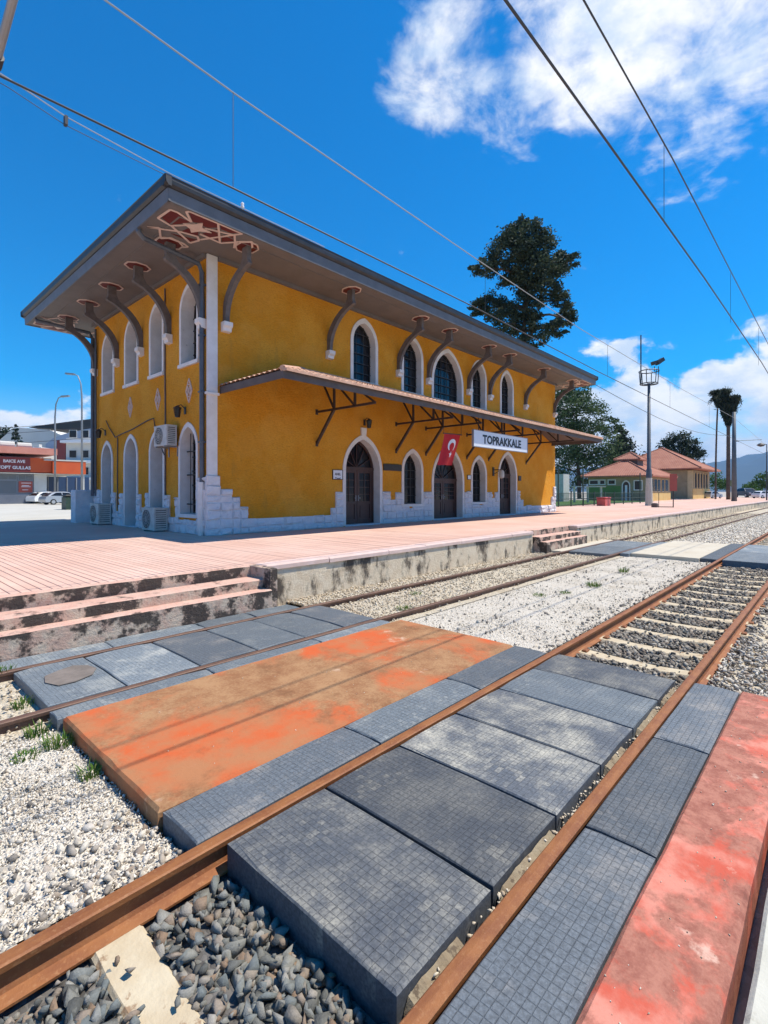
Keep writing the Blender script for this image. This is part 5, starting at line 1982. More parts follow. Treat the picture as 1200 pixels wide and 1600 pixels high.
# ------------------------------------------------------------------ trees
def leaf_mesh(name, pts, size, tints, mat, parent, aspect=0.6, droop=0.0):
    """many small leaf-clump quads at pts"""
    n = len(pts)
    a = RNG.normal(size=(n, 3))
    a[:, 2] = a[:, 2] * 0.6 - droop
    a /= np.linalg.norm(a, axis=1)[:, None]
    b = np.cross(a, RNG.normal(size=(n, 3)))
    b /= np.linalg.norm(b, axis=1)[:, None]
    s = (size * RNG.uniform(0.6, 1.35, n))[:, None]
    A, B = a * s, b * s * aspect
    fold = np.cross(a, b) * s * 0.18
    V = np.stack([pts - A * 0.5, pts + B * 0.5 + fold, pts + A * 0.6, pts - B * 0.5 + fold], 1).reshape(-1, 3)
    o_ = V.mean(0)
    o_[2] = V[:, 2].min()
    me = bpy.data.meshes.new(name)
    me.vertices.add(len(V))
    me.vertices.foreach_set('co', (V - o_).astype(np.float32).ravel())
    me.loops.add(n * 4)
    me.loops.foreach_set('vertex_index', np.arange(n * 4, dtype=np.int32))
    me.polygons.add(n)
    me.polygons.foreach_set('loop_start', np.arange(0, n * 4, 4, dtype=np.int32))
    me.polygons.foreach_set('loop_total', np.full(n, 4, dtype=np.int32))
    at = me.attributes.new('tint', 'FLOAT', 'POINT')
    at.data.foreach_set('value', np.repeat(tints, 4).astype(np.float32))
    me.update()
    me.materials.append(mat)
    o = bpy.data.objects.new(name, me)
    COL.objects.link(o)
    place(o, o_, parent)
    return o


M_BARK = simple('brown_bark', (0.075, 0.055, 0.04), (0.12, 0.09, 0.07), 3, 0.9, 0.5, 20)
M_PINE = mat_foliage('pine_needles', (0.018, 0.036, 0.026), (0.052, 0.082, 0.05), (0.12, 0.145, 0.085))
M_DECID = mat_foliage('broad_leaves', (0.030, 0.062, 0.025), (0.08, 0.135, 0.055), (0.16, 0.21, 0.10))
M_DARKF = mat_foliage('dark_evergreen', (0.012, 0.024, 0.016), (0.028, 0.048, 0.028), (0.05, 0.075, 0.04))
M_BUSH = mat_foliage('hedge_leaves', (0.03, 0.07, 0.015), (0.07, 0.15, 0.03), (0.12, 0.2, 0.05))
M_PALM = mat_foliage('palm_fronds', (0.018, 0.026, 0.018), (0.04, 0.055, 0.03), (0.08, 0.085, 0.045))


def tree(name, base, height, blobs, leaves, size, mat, label, cat='tree', trunk_r=0.3, per=70, cluster=0.42, group=None, top=None):
    """blobs: (centre, (rx, ry, rz), weight); clumps of leaves spread through them, limbs reach into them"""
    base = Vector(base)
    t = empty(name, base, label, cat, group)
    mb = MB()
    top = Vector(top) if top is not None else base + Vector((0, 0, height))
    trunk = [base.lerp(top, k / 6) + Vector((random.uniform(-.15, .15), random.uniform(-.15, .15), 0)) * (k > 0) for k in range(7)]
    mb.tube(trunk, [trunk_r * (1 - 0.82 * k / 6) for k in range(7)], 9)
    W = sum(b[2] for b in blobs)
    P, Tn = [], []
    for (c, r, w) in blobs:
        c = Vector(c)
        n = int(leaves * w / W)
        k = max(3, n // per)
        # limb into the blob
        zt = max(base.z + 0.25 * height, min(c.z - 0.5 * r[2], top.z - 0.4))
        f = (zt - base.z) / max(0.1, top.z - base.z)
        p0 = base.lerp(top, min(0.97, f))
        mid = p0.lerp(c, 0.55) + Vector((random.uniform(-.2, .2), random.uniform(-.2, .2), 0.25))
        mb.tube([p0, mid, c], [trunk_r * 0.38, trunk_r * 0.25, trunk_r * 0.08], 6)
        for q in range(k):
            while True:
                d = Vector((random.uniform(-1, 1), random.uniform(-1, 1), random.uniform(-1, 1)))
                if 0.25 < d.length < 1:
                    break
            d = d.normalized() * d.length ** 0.5
            cc = np.array([c.x + d.x * r[0], c.y + d.y * r[1], c.z + d.z * r[2]])
            m = max(4, n // k)
            cs = cluster * min(r) * random.uniform(0.55, 1.1)
            pts = np.clip(RNG.normal(size=(m, 3)), -1.9, 1.9) * np.array([cs, cs, cs * 0.62]) + cc
            P.append(pts)
            Tn.append(np.clip(RNG.normal(random.uniform(0.15, 0.75), 0.18, m), 0, 1))
            if q % 3 == 0:
                mb.tube([c.lerp(Vector(cc), 0.1), Vector(cc)], [trunk_r * 0.07, trunk_r * 0.03], 4)
    mb.build('trunk', M_BARK, t, smooth=True)
    leaf_mesh('crown', np.concatenate(P), size, np.concatenate(Tn), mat, t)
    return t


# tall pine behind the station
D = 50.0
bl = []
for (u, v, r, w) in ((818, 366, 27, 1.1), (835, 385, 28, 1.1), (800, 392, 34, 1.4), (838, 420, 34, 1.3), (875, 412, 22, 0.7), (888, 410, 15, 0.4), (760, 418, 20, 0.55), (742, 415, 9, 0.2), (845, 455, 30, 1.1), (810, 440, 26, 0.9),
                     (775, 478, 26, 0.9), (748, 482, 15, 0.45), (880, 470, 16, 0.35), (822, 485, 26, 0.8), (885, 497, 17, 0.55), (866, 515, 18, 0.5), (790, 505, 26, 0.8), (830, 525, 24, 0.7)):
    c = px(u, v, D + random.uniform(-1.6, 1.6))
    k = r * D / 784
    bl.append((c, (k, k, k * 0.72), w))
b0 = px(815, 790, D)
tree('pine_tree', (b0.x, b0.y, 0.6), 0, bl, 36000, 0.26, M_PINE, 'tall dark pine tree rising behind the station roof', trunk_r=0.42, per=70, cluster=0.30, top=px(822, 372, D))

D = 104.0
bl = []
for (u, v, r, w) in ((890, 640, 34, 1.6), (915, 650, 32, 1.3), (880, 690, 36, 1.5), (925, 690, 36, 1.3), (950, 668, 18, 0.5), (900, 615, 22, 0.8), (880, 610, 18, 0.5), (940, 720, 30, 1.0), (895, 735, 34, 1.3), (945, 745, 22, 0.6), (870, 660, 28, 1.0), (860, 725, 34, 1.0)):
    c = px(u, v, D + random.uniform(-2.5, 2.5))
    k = r * D / 784
    bl.append((c, (k, k, k * 0.85), w))
b0 = px(905, 780, D)
tree('poplar_tree', (b0.x, b0.y, 0.6), 0, bl, 26000, 0.42, M_DECID, 'big loose green deciduous tree right behind the station corner', trunk_r=0.45, per=75, cluster=0.30, top=px(900, 620, D))

D = 105.0
bl = []
for (u, v, r, w) in ((970, 672, 6, 0.3), (969, 682, 9, 0.5), (973, 694, 12, 0.8), (968, 706, 16, 1.0), (976, 718, 19, 1.2), (966, 732, 20, 1.2)):
    c = px(u, v, D + random.uniform(-1, 1))
    k = r * D / 784
    bl.append((c, (k, k, k * 0.9), w))
b0 = px(971, 780, D)
tree('cypress_tree', (b0.x, b0.y, 0.6), 0, bl, 6000, 0.5, M_DARKF, 'dark conical evergreen between the deciduous tree and the tiled roofs', trunk_r=0.3, per=50, top=px(970, 668, D))

D = 135.0
bl = []
for (u, v, r, w) in ((1062, 688, 15, 1.0), (1048, 695, 13, 0.8), (1078, 695, 12, 0.8), (1085, 708, 12, 0.7), (1056, 710, 18, 1.1), (1076, 715, 16, 0.9)):
    c = px(u, v, D + random.uniform(-1, 1))
    k = r * D / 784
    bl.append((c, (k, k, k * 0.8), w))
b0 = px(1063, 776, D)
tree('round_tree', (b0.x, b0.y, 0.6), 0, bl, 6000, 0.55, M_DARKF, 'dark round headed tree showing above the larger tiled roof', trunk_r=0.35, per=45, top=px(1063, 690, D))
for (u, v, r, D, lab) in ((1120, 752, 14, 140, 'bright green bush between the larger tiled house and the palms'), (1195, 752, 14, 120, 'green bush at the right edge beside the white car'), (1172, 762, 9, 150, 'distant green bush behind the parked white car')):
    c = px(u, v, D)
    k = r * D / 784
    tree('bush', (c.x, c.y, 0.6), 1.0, [((c.x, c.y, c.z), (k, k, k * 0.8), 1.0), ((c.x + k * .8, c.y - k * .6, c.z - k * .3), (k * .7, k * .7, k * 0.6), 0.6)], 1600, 0.45, M_BUSH, lab, 'bush', 0.12, 40, top=(c.x, c.y, c.z))


def palm(base, topz, lean, skirt_h, skirt_r, crown_r, nf, label, tr=0.22):
    base = Vector(base)
    t = empty('palm_tree', base, label, 'palm')
    top = Vector((base.x + lean[0], base.y + lean[1], topz))
    mb = MB()
    pts = [base.lerp(top, k / 8) + Vector((lean[0], lean[1], 0)) * (-0.25 * math.sin(math.pi * k / 8)) for k in range(9)]
    mb.tube(pts, [tr * (1 - 0.25 * k / 8) for k in range(9)], 9)
    mb.build('trunk', M_BARK, t, smooth=True)
    # hanging skirt of dead fronds
    n = int(2600 * skirt_r)
    h = RNG.uniform(0, 1, n)
    a = RNG.uniform(0, 2 * math.pi, n)
    rr = (0.12 + (skirt_r - 0.12) * h ** 0.8) * RNG.uniform(0.55, 1.05, n)
    P = np.stack([top.x + rr * np.cos(a), top.y + rr * np.sin(a), topz - skirt_h + skirt_h * h], 1)
    # green fan fronds
    Q, mbf = [], MB()
    for k in range(nf):
        az, el = random.uniform(0, 2 * math.pi), random.uniform(-1.0, 1.35)
        d = Vector((math.cos(az) * math.cos(el), math.sin(az) * math.cos(el), math.sin(el)))
        L = crown_r * random.uniform(0.7, 1.1)
        tip = top + d * L * 0.62
        mbf.tube([top, top + d * L * 0.35, tip], [0.04, 0.03, 0.02], 4)
        m = 60
        s = RNG.uniform(0, 1, (m, 1))
        side = RNG.normal(size=(m, 3)) * 0.28 * L
        Q.append(np.array(tip)[None] + np.array(d)[None] * s * L * 0.5 + side * (0.22 + 0.3 * s) + np.array([[0, 0, -0.45]]) * s ** 1.5 * L)
    mbf.build('frond_stalks', M_BARK, t)
    Q = np.concatenate(Q)
    leaf_mesh('crown', Q, 0.62, RNG.uniform(0.1, 1, len(Q)), M_PALM, t, 0.18, 0.3)
    leaf_mesh('dead_frond_skirt', P, 0.8, RNG.uniform(0, 0.6, n), M_PALM, t, 0.25, 2.0)


b0 = px(1138, 777, 88)
palm((b0.x, b0.y, PZ - 0.1), 18.6, (0, 0), 4.8, 1.7, 1.9, 28, 'palm with a thick hanging skirt of dead fronds beside the grey pole', 0.34)
b0 = px(1118, 777, 92)
palm((b0.x, b0.y, PZ - 0.1), 19.6, (0.3, -0.35), 1.8, 0.8, 1.6, 22, 'slimmer palm with a long bare leaning trunk left of the thick palm', 0.17)

# ------------------------------------------------------------------ right background
M_LIGHTW = simple('cream_house_wall', (0.50, 0.42, 0.24), (0.56, 0.47, 0.28), 1.5, 0.9, c3=(0.36, 0.30, 0.2), t3=0.62)
M_OLIVEW = simple('olive_house_wall', (0.27, 0.23, 0.14), (0.32, 0.28, 0.18), 1.2, 0.9, c3=(0.2, 0.17, 0.11), t3=0.6)
M_GREENW = simple('green_house_wall', (0.12, 0.20, 0.06), (0.16, 0.24, 0.08), 1.0, 0.9)
M_YELLOWW = simple('yellow_plinth', (0.62, 0.47, 0.19), (0.60, 0.40, 0.14), 1.0, 0.9)
M_ROOFR = simple('red_roof_tile', (0.33, 0.125, 0.08), (0.40, 0.17, 0.11), 0.7, 0.85, 0.3, 12, c3=(0.30, 0.12, 0.08), t3=0.58)
M_BRICK = simple('red_painted_board', (0.42, 0.09, 0.06), (0.36, 0.08, 0.06), 3, 0.7)
M_GREENM = simple('green_fence_paint', (0.02, 0.05, 0.04), (0.03, 0.065, 0.05), 3, 0.5)


def hip_roof(name, x0, x1, y0, y1, ze, zr, parent, mat, ridge_along='x', th=0.18, pitch=0.32):
    """hipped roof with its tile rolls modelled"""
    mb = MB()
    w = min(x1 - x0, y1 - y0) / 2
    if x1 - x0 >= y1 - y0:
        a, b = (x0 + w, (y0 + y1) / 2), (x1 - w, (y0 + y1) / 2)
    else:
        a, b = ((x0 + x1) / 2, y0 + w), ((x0 + x1) / 2, y1 - w)
    c = [(x0, y0), (x1, y0), (x1, y1), (x0, y1)]

    def slope(p, q, inward, length):
        d = Vector((q[0] - p[0], q[1] - p[1]))
        L = d.length
        d /= L
        n = int(L / pitch * 2)
        for i in range(n):
            pts = []
            for k in (i, i + 1):
                t = L * k / n
                m = min(1.0, t / w, (L - t) / w)
                e = 0.05 * (k % 2)
                bx, by = p[0] + d.x * t, p[1] + d.y * t
                pts.append(((bx, by, ze + e), (bx + inward[0] * w * m, by + inward[1] * w * m, ze + (zr - ze) * m + e)))
            mb.poly([pts[0][0], pts[1][0], pts[1][1], pts[0][1]])
            mb.poly([pts[0][0], pts[1][0], (pts[1][0][0], pts[1][0][1], ze - th), (pts[0][0][0], pts[0][0][1], ze - th)])
    slope(c[0], c[1], (0, 1), 0)
    slope(c[1], c[2], (-1, 0), 0)
    slope(c[2], c[3], (0, -1), 0)
    slope(c[3], c[0], (1, 0), 0)
    mb.poly([(*p, ze - th) for p in c])
    o = mb.build(name, mat, parent)
    mr = MB()
    mr.tube([(*a, zr + 0.06), (*b, zr + 0.06)], 0.12, 6)
    for p, r in ((c[0], a), (c[3], a if x1 - x0 >= y1 - y0 else b), (c[1], b if x1 - x0 >= y1 - y0 else a), (c[2], b)):
        mr.tube([(*p, ze + 0.05), (*r, zr + 0.06)], 0.11, 6)
    mr.build('ridge_tiles', mat, o)
    return o


hs = empty('tiled_house', (86, 25, PZ), 'small low house with red hipped roof, roof lantern and arched door', 'house')
mb = MB()
mb.box((79.8, 20.85, PZ - .2), (93.0, 29.4, 4.25))
hw = mb.build('wall', M_OLIVEW, hs)
mb = MB()
mb.box((79.76, 24.55, PZ - .2), (79.795, 29.38, 2.9))
mb.build('green_dado', M_GREENW, hs)
mb = MB()
mb.box((80.6, 20.81, PZ - .2), (92.9, 20.846, 1.9))
mb.build('yellow_dado', M_YELLOWW, hs)
for (y0, y1, z0, z1) in ((27.9, 29.1, 3.2, 3.75), (26.9, 27.55, 3.2, 3.75), (25.4, 26.3, 3.2, 3.75), (21.65, 22.6, 2.35, 3.6)):
    mb = MB()
    b = 0.14
    mb.box((79.73, y0 - b, z0 - b), (79.79, y1 + b, z0))
    mb.box((79.73, y0 - b, z1), (79.79, y1 + b, z1 + b))
    mb.box((79.73, y0 - b, z0), (79.79, y0, z1))
    mb.box((79.73, y1, z0), (79.79, y1 + b, z1))
    wn = mb.build('window', M_TRIM, hs)
    mb = MB()
    mb.box((79.75, y0, z0), (79.785, y1, z1))
    mb.build('pane', M_GLASS, wn)
o = Opening(23.2, 24.4, PZ, 3.75, 0.16)
mb = MB(lambda t, n, z: (79.8 - n, t, z))
out, inn = o.outline(o.wo), o.outline(o.w)
for i in range(len(out) - 1):
    a, b, c, d = out[i], out[i + 1], inn[i + 1], inn[i]
    mb.prism([(a[0], 0.0, a[1]), (b[0], 0.0, b[1]), (c[0], 0.0, c[1]), (d[0], 0.0, d[1])], (0, 0.07, 0))
dd = mb.build('door', M_TRIM, hs)
mb = MB(lambda t, n, z: (79.8 - n, t, z))
mb.prism([(x, 0.0, z) for x, z in o.outline(o.w)], (0, 0.03, 0))
mb.build('leaf', M_DOOR, dd)
mb = MB()
mb.box((79.75, 23.62, PZ), (79.765, 23.95, 3.0))
mb.build('white_notice', M_SIGNW, dd)
for (x0, x1) in ((81.0, 82.6), (83.0, 84.6), (85.0, 86.2), (87.4, 88.6), (89.4, 91)):
    mb = MB()
    mb.box((x0 - .1, 20.78, 2.0), (x1 + .1, 20.845, 4.0))
    wn = mb.build('window', M_LIGHTW, hs)
    mb = MB()
    mb.box((x0, 20.765, 2.1), (x1, 20.79, 3.9))
    mb.build('pane', M_GLASS, wn)
hip_roof('roof', 79.0, 94.0, 20.0, 30.3, 4.42, 7.0, hs, M_ROOFR)
mb = MB()
mb.box((84.0, 23.4, 5.6), (87.0, 26.3, 7.1))
rl = mb.build('roof_lantern', M_CANOPYW, hs)
hip_roof('lantern_roof', 83.6, 87.5, 22.9, 26.8, 7.12, 8.25, rl, M_ROOFR)

hb = empty('tiled_house', (116, 27, PZ), 'larger cream house with tall red hipped roof and a band of tall windows', 'house')
mb = MB()
mb.box((108.2, 20.6, PZ - .2), (124.6, 34, 6.1))
mb.build('wall', M_OLIVEW, hb)
mb = MB()
mb.box((108.1, 20.5, PZ - .2), (124.7, 20.59, 2.6))
mb.build('yellow_dado', M_YELLOWW, hb)
for i in range(6):
    x0 = 109.0 + i * 2.6
    mb = MB()
    mb.box((x0, 20.42, 2.61), (x0 + 0.32, 20.59, 5.7))
    mb.build('window_pier', M_LIGHTW, hb)
    if i < 5:
        mb = MB()
        mb.box((x0 + 0.4, 20.55, 2.7), (x0 + 2.5, 20.6, 5.6))
        wn = mb.build('window', M_OLIVEW, hb)
        mb = MB()
        mb.box((x0 + 0.6, 20.53, 2.8), (x0 + 2.3, 20.552, 5.5))
        mb.build('pane', M_GLASSD, wn)
mb = MB()
mb.box((108.1, 20.55, PZ), (108.5, 21.4, 6.0))
mb.build('corner_pier', M_LIGHTW, hb)
hip_roof('roof', 106.4, 126.4, 18.9, 36, 6.4, 11.0, hb, M_ROOFR)

# lawn and green fence behind the platform
sheet('lawn', 37.5, 79.0, 19.6, 60, 0.70, M_GRASS)
fn = empty('metal_fence', (55, 18.4, PZ), 'dark green metal fence between platform and lawn', 'fence')
A_, B_ = Vector((37.0, 19.6, PZ)), Vector((67.0, 17.5, PZ))
mb = MB()
L = (B_ - A_).length
n = int(L / 0.16)
for i in range(n + 1):
    p = A_.lerp(B_, i / n)
    mb.bar(p + Vector((0, 0, 0.12)), p + Vector((0, 0, 1.25)), 0.022, 0.022)
for z in (0.15, 0.7, 1.25):
    mb.bar(A_ + Vector((0, 0, z)), B_ + Vector((0, 0, z)), 0.05, 0.05)
mb.build('bars', M_GREENM, fn)
for i in range(13):
    p = A_.lerp(B_, i / 12)
    mb = MB()
    hgt = 3.6 if i in (3, 5, 11) else 1.4
    mb.bar(p, p + Vector((0, 0, hgt)), 0.10, 0.10)
    mb.build('post', M_GREENM, fn)
# red bin box on the platform
rb = empty('litter_box', (51.0, 17.3, PZ), 'small red box standing on the platform before the green fence', 'box')
mb = MB()
mb.cbox((50.3, 16.9, PZ), (51.8, 17.7, PZ + 0.75), 0.08)
mb.build('body', simple('faded_red_plastic', (0.55, 0.09, 0.08), (0.60, 0.13, 0.11), 3, 0.5), rb)
mb = MB()
mb.cbox((50.25, 16.85, PZ + 0.75), (51.85, 17.75, PZ + 0.85), 0.04)
mb.build('lid', MATS['faded_red_plastic'], rb)
# pale kiosk behind the lawn
ks = empty('garden_kiosk', (66, 29.5, 0.7), 'pale wall and posts behind the lawn beyond the station corner', 'kiosk')
c0 = px(877, 770, 68)
mb = MB()
mb.box((c0.x - 0.5, c0.y - 0.5, 0.7), (c0.x + 1.5, c0.y + 4, 4.4))
mb.build('wall', M_ACW, ks)
c0 = px(898, 772, 62)
mb = MB()
for k in (0, 1.2, 2.4):
    mb.box((c0.x + k, c0.y - k, 0.7), (c0.x + k + 0.2, c0.y - k + 0.2, 2.6))
mb.bar((c0.x - .3, c0.y + .4, 2.65), (c0.x + 2.9, c0.y - 2.6, 2.65), 0.6, 0.1)
mb.build('pergola', M_ACW, ks)

# signboard on posts near the platform edge
sb = empty('red_sign', (49.3, 11.2, PZ), 'red board on a thin post with ground bar near the platform edge', 'sign')
q = px(1052, 780, 44)
q2 = px(1022, 780, 44.5)
rv = Vector((SF, -CF, 0))
mb = MB()
mb.bar((q.x, q.y, PZ), (q.x, q.y, 2.1), 0.07, 0.07)
mb.bar((q.x, q.y, PZ + 0.05), (q2.x, q2.y, PZ + 0.05), 0.08, 0.06)
mb.bar((q2.x + .3, q2.y - .3, PZ), (q2.x + .3, q2.y - .3, PZ + 1.3), 0.04, 0.04)
mb.build('post', M_TRUSS, sb)
mb = MB()
cc = Vector((q.x, q.y, 0))
mb.bar(cc - rv * 0.30 + Vector((0, 0, 2.85)), cc + rv * 0.32 + Vector((0, 0, 2.85)), 0.05, 1.5)
mb.build('board', M_BRICK, sb)
mb = MB()
mb.cbox((q2.x - 0.1, q2.y - 0.25, PZ), (q2.x + 0.35, q2.y + 0.2, PZ + 0.38), 0.08)
mb.build('foot_block', M_CANOPYW, sb)

M_POLE = simple('dark_slate_pole', (0.075, 0.09, 0.105), (0.10, 0.115, 0.13), 2, 0.55)
# floodlight mast on the platform
MX, MY = 54.6, 14.15
ms = empty('floodlight_mast', (MX, MY, PZ), 'tall grey floodlight mast with ring platform on the platform', 'lamp post')
mb = MB()
mb.tube([(MX, MY, PZ), (MX, MY, 4.2), (MX, MY, 4.3), (MX, MY, 12.8)], [0.30, 0.26, 0.20, 0.13], 12)
mb.build('pole', M_POLE, ms, smooth=True)
mb = MB()
mb.tube([(MX, MY, PZ), (MX, MY, 3.4)], [0.36, 0.29], 12)
mb.build('concrete_sleeve', M_WHITECON, ms)
mb = MB()
for (z, r) in ((12.75, 0.8), (14.0, 0.9)):
    mb.tube([(MX + r * math.cos(2 * math.pi * k / 20), MY + r * math.sin(2 * math.pi * k / 20), z) for k in range(21)], 0.05, 5, cap=False)
for k in range(6):
    a = math.pi * k / 3
    mb.tube([(MX + 0.8 * math.cos(a), MY + 0.8 * math.sin(a), 12.75), (MX + 0.9 * math.cos(a), MY + 0.9 * math.sin(a), 14.0)], 0.04, 5)
    mb.tube([(MX, MY, 12.7), (MX + 0.8 * math.cos(a), MY + 0.8 * math.sin(a), 12.75)], 0.04, 5)
mb.build('ring_platform', M_WIRE, ms)
mb = MB()
lx = Vector((-SF, CF, 0)) * 0.8
mb.tube([(MX + lx.x, MY + lx.y, 12.7), (MX + lx.x, MY + lx.y, 17.6)], 0.06, 6)
mb.build('lightning_rod', M_WIRE, ms)
for k, s in enumerate((0.55, 0.95)):
    a = Vector((SF, -CF, 0)) * s
    mb = MB()
    b = Vector((MX + a.x, MY + a.y, 14.0))
    mb.tube([b, b + Vector((0, 0, 0.5))], 0.04, 5)
    mb.bar(b + Vector((-0.25, 0.1, 0.75)), b + Vector((0.3, -0.3, 0.95 + 0.25 * k)), 0.5, 0.35)
    mb.build('floodlight', M_WIRE, ms)

# plain pole with side arms by the palms
q = px(1147, 783, 73)
pl = empty('utility_pole', (q.x, q.y, PZ), 'plain dark grey utility pole in front of the palms', 'pole')
mb = MB()
mb.tube([(q.x, q.y, PZ), (q.x, q.y, 13.6)], [0.36, 0.22], 12)
mb.build('pole', M_POLE, pl, smooth=True)
mb = MB()
r2 = px(1190, 687, 73)
mb.tube([(q.x, q.y, 9.4), (r2.x, r2.y, r2.z)], 0.035, 5)
mb.tube([(q.x, q.y, 9.4), (q.x + 0.5, q.y - 0.5, 9.4)], 0.09, 6)
mb.build('side_arm', M_WIRE, pl)
q = px(1198, 781, 80)
sl = empty('street_lamp', (q.x, q.y, PZ), 'thin street lamp with hooded head at the right edge', 'street lamp')
mb = MB()
mb.tube([(q.x, q.y, PZ), (q.x, q.y, 9.6)], [0.10, 0.06], 8)
h = px(1189, 690, 80)
mb.tube([(q.x, q.y, 9.55), (h.x, h.y, 9.7)], 0.05, 5)
mb.build('pole', M_WIRE, sl)
mb = MB()
mb.lathe([(0.08, 0.3), (0.3, 0.2), (0.6, 0.0), (0.55, -0.06), (0.3, -0.25), (0.1, -0.3)], (h.x, h.y, 9.5), 12)
mb.build('lamp_head', M_WIRE, sl)
# drooping service wires between the poles
sw = empty('service_wire', (60, 13, 9), 'thin sagging wire strung from the station eaves past the mast to the pole', 'wire')
a, b = Vector((36.2, 13.0, 9.7)), Vector((88.3, 11.6, 10.2))
wire([a.lerp(b, k / 10) - Vector((0, 0, 1.2 * math.sin(math.pi * k / 10))) for k in range(11)], 0.02, M_WIRE, 'wire', sw)


# ------------------------------------------------------------------ cars
M_TYRE = simple('tyre_rubber', (0.015, 0.015, 0.015), rough=0.8)
M_CARW = simple('white_car_paint', (0.72, 0.73, 0.74), rough=0.25)
M_CARD = simple('dark_car_paint', (0.03, 0.035, 0.05), rough=0.25)
M_CARS = simple('silver_car_paint', (0.42, 0.44, 0.46), rough=0.3, metal=0.4)
M_HEAD = simple('lamp_lens', (0.6, 0.6, 0.62), rough=0.15)


def car(loc, rz, paint, label, s=1.0):
    e = empty('parked_car', loc, label, 'car', 'parked cars')
    e.rotation_euler[2] = rz
    e.scale = (s, s, s)
    WLOC[e.name] = Vector((0, 0, 0))
    low = [(-2.1, .28), (-2.14, .55), (-2.05, .86), (-1.45, .95), (-1.0, .98), (1.55, 1.0), (2.0, .92), (2.12, .62), (2.08, .28)]
    cab = [(-1.15, .95), (-.45, 1.40), (0.0, 1.47), (.95, 1.44), (1.35, 1.32), (1.85, .97)]
    def prof(mb, P, w0, w1):
        n = len(P)
        z0, z1 = min(p[1] for p in P), max(p[1] for p in P)
        f = lambda z: w0 + (w1 - w0) * (z - z0) / (z1 - z0)
        V = [(x, -f(z), z) for x, z in P] + [(x, f(z), z) for x, z in P]
        mb.faces(V, [tuple(range(n)), tuple(range(2 * n - 1, n - 1, -1))] + [(i, (i + 1) % n, n + (i + 1) % n, n + i) for i in range(n)])
    mb = MB(); prof(mb, low, .86, .82)
    body = mb.build('body', paint, e, origin=(0, 0, 0))
    mb = MB(); prof(mb, cab, .80, .60)
    mb.build('cabin', paint, e, origin=(0, 0, 0))
    for sy in (-1, 1):
        for P in ([(-.98, 1.0), (-.42, 1.34), (.28, 1.38), (.28, 1.0)], [(.36, 1.0), (.36, 1.38), (.95, 1.36), (1.55, 1.02)]):
            mb = MB()
            yy = lambda z: sy * (.80 - .20 * (z - .95) / .52 + .012)
            mb.poly([(x, yy(z), z) for x, z in P])
            mb.build('side_window', M_GLASS, e, origin=(0, 0, 0))
        for x in (-1.3, 1.3):
            mb = MB()
            mb.prism([(x + .32 * math.cos(k * math.pi / 8), sy * .72, .32 + .32 * math.sin(k * math.pi / 8)) for k in range(16)], (0, sy * .17, 0))
            wh = mb.build('wheel', M_TYRE, e, origin=(0, 0, 0))
            mb = MB()
            mb.prism([(x + .2 * math.cos(k * math.pi / 8), sy * .885, .32 + .2 * math.sin(k * math.pi / 8)) for k in range(16)], (0, sy * .015, 0))
            mb.build('rim', M_CARS, wh, origin=(0, 0, 0))
        mb = MB()
        mb.box((-2.15, sy * .72 - .16, .62), (-2.02, sy * .72 + .1, .78))
        mb.build('headlight', M_HEAD, e, origin=(0, 0, 0))
    for P in ([(-1.12, .98), (-.47, 1.39)], [(1.82, .99), (1.38, 1.31)]):
        mb = MB()
        (xa, za), (xb, zb) = P
        o_ = -0.015 if xa < 0 else 0.015
        mb.poly([(xa + o_, -.74, za), (xa + o_, .74, za), (xb + o_, .58, zb), (xb + o_, -.58, zb)])
        mb.build('windscreen' if xa < 0 else 'rear_window', M_GLASS, e, origin=(0, 0, 0))
    return e


q = px(1192, 778, 105)
car((q.x, q.y, PZ), R(150), M_CARW, 'white car parked at the far right edge of the platform', 1.05)
q = px(1167, 778, 118)
car((q.x, q.y, PZ), R(35), M_CARD, 'dark car parked behind the white car near the right edge', 1.5)
q = px(1113, 779, 102)
car((q.x, q.y, PZ), R(160), M_CARS, 'silver car half hidden behind the palm trunks', 1.0)
q = px(74, 786, 63)
car((q.x, q.y, 0.56), R(200), M_CARW, 'white car parked in front of the orange shop canopy, nearest the shop wall')
q = px(108, 781, 66)
car((q.x, q.y, 0.56), R(20), M_CARD, 'dark car parked under the orange shop canopy')
q = px(97, 787, 58)
car((q.x, q.y, 0.56), R(190), M_CARS, 'silver car parked beside the street lamp before the shop')

# ------------------------------------------------------------------ left background
TV = lambda l, d, z: (d * CF + l * SF, d * SF - l * CF, z)       # l across the view, d into it
M_SALMON = simple('salmon_roof_slab', (0.52, 0.20, 0.15), (0.58, 0.25, 0.19), 1, 0.8)
M_ORANGEB = simple('orange_fascia_board', (0.56, 0.085, 0.018), (0.60, 0.10, 0.02), 1, 0.6)
M_MAROON = simple('maroon_shop_sign', (0.22, 0.035, 0.03), rough=0.5)
M_GREYW = simple('grey_shop_wall', (0.20, 0.22, 0.25), (0.24, 0.26, 0.29), 1, 0.8)
M_PALEW = simple('pale_shop_wall', (0.55, 0.54, 0.50), (0.50, 0.49, 0.45), 1, 0.85)
M_BLUEG = mat_glass('blue_shop_glass', (0.03, 0.06, 0.13), 0.08)
M_SHOPG = mat_glass('grey_shop_glass', (0.16, 0.18, 0.20), 0.12)
M_HALL = simple('blue_grey_hall_wall', (0.30, 0.35, 0.43), (0.34, 0.39, 0.46), 0.3, 0.8)
M_DARKR = simple('dark_stadium_roof', (0.025, 0.03, 0.032), rough=0.7)
M_HALLW = simple('white_hall_wall', (0.62, 0.60, 0.55), (0.56, 0.55, 0.51), 0.3, 0.85)
GZ = 0.56
TS = lambda t, n, z: (t, 74 - n, z)                             # street front, parallel to the tracks
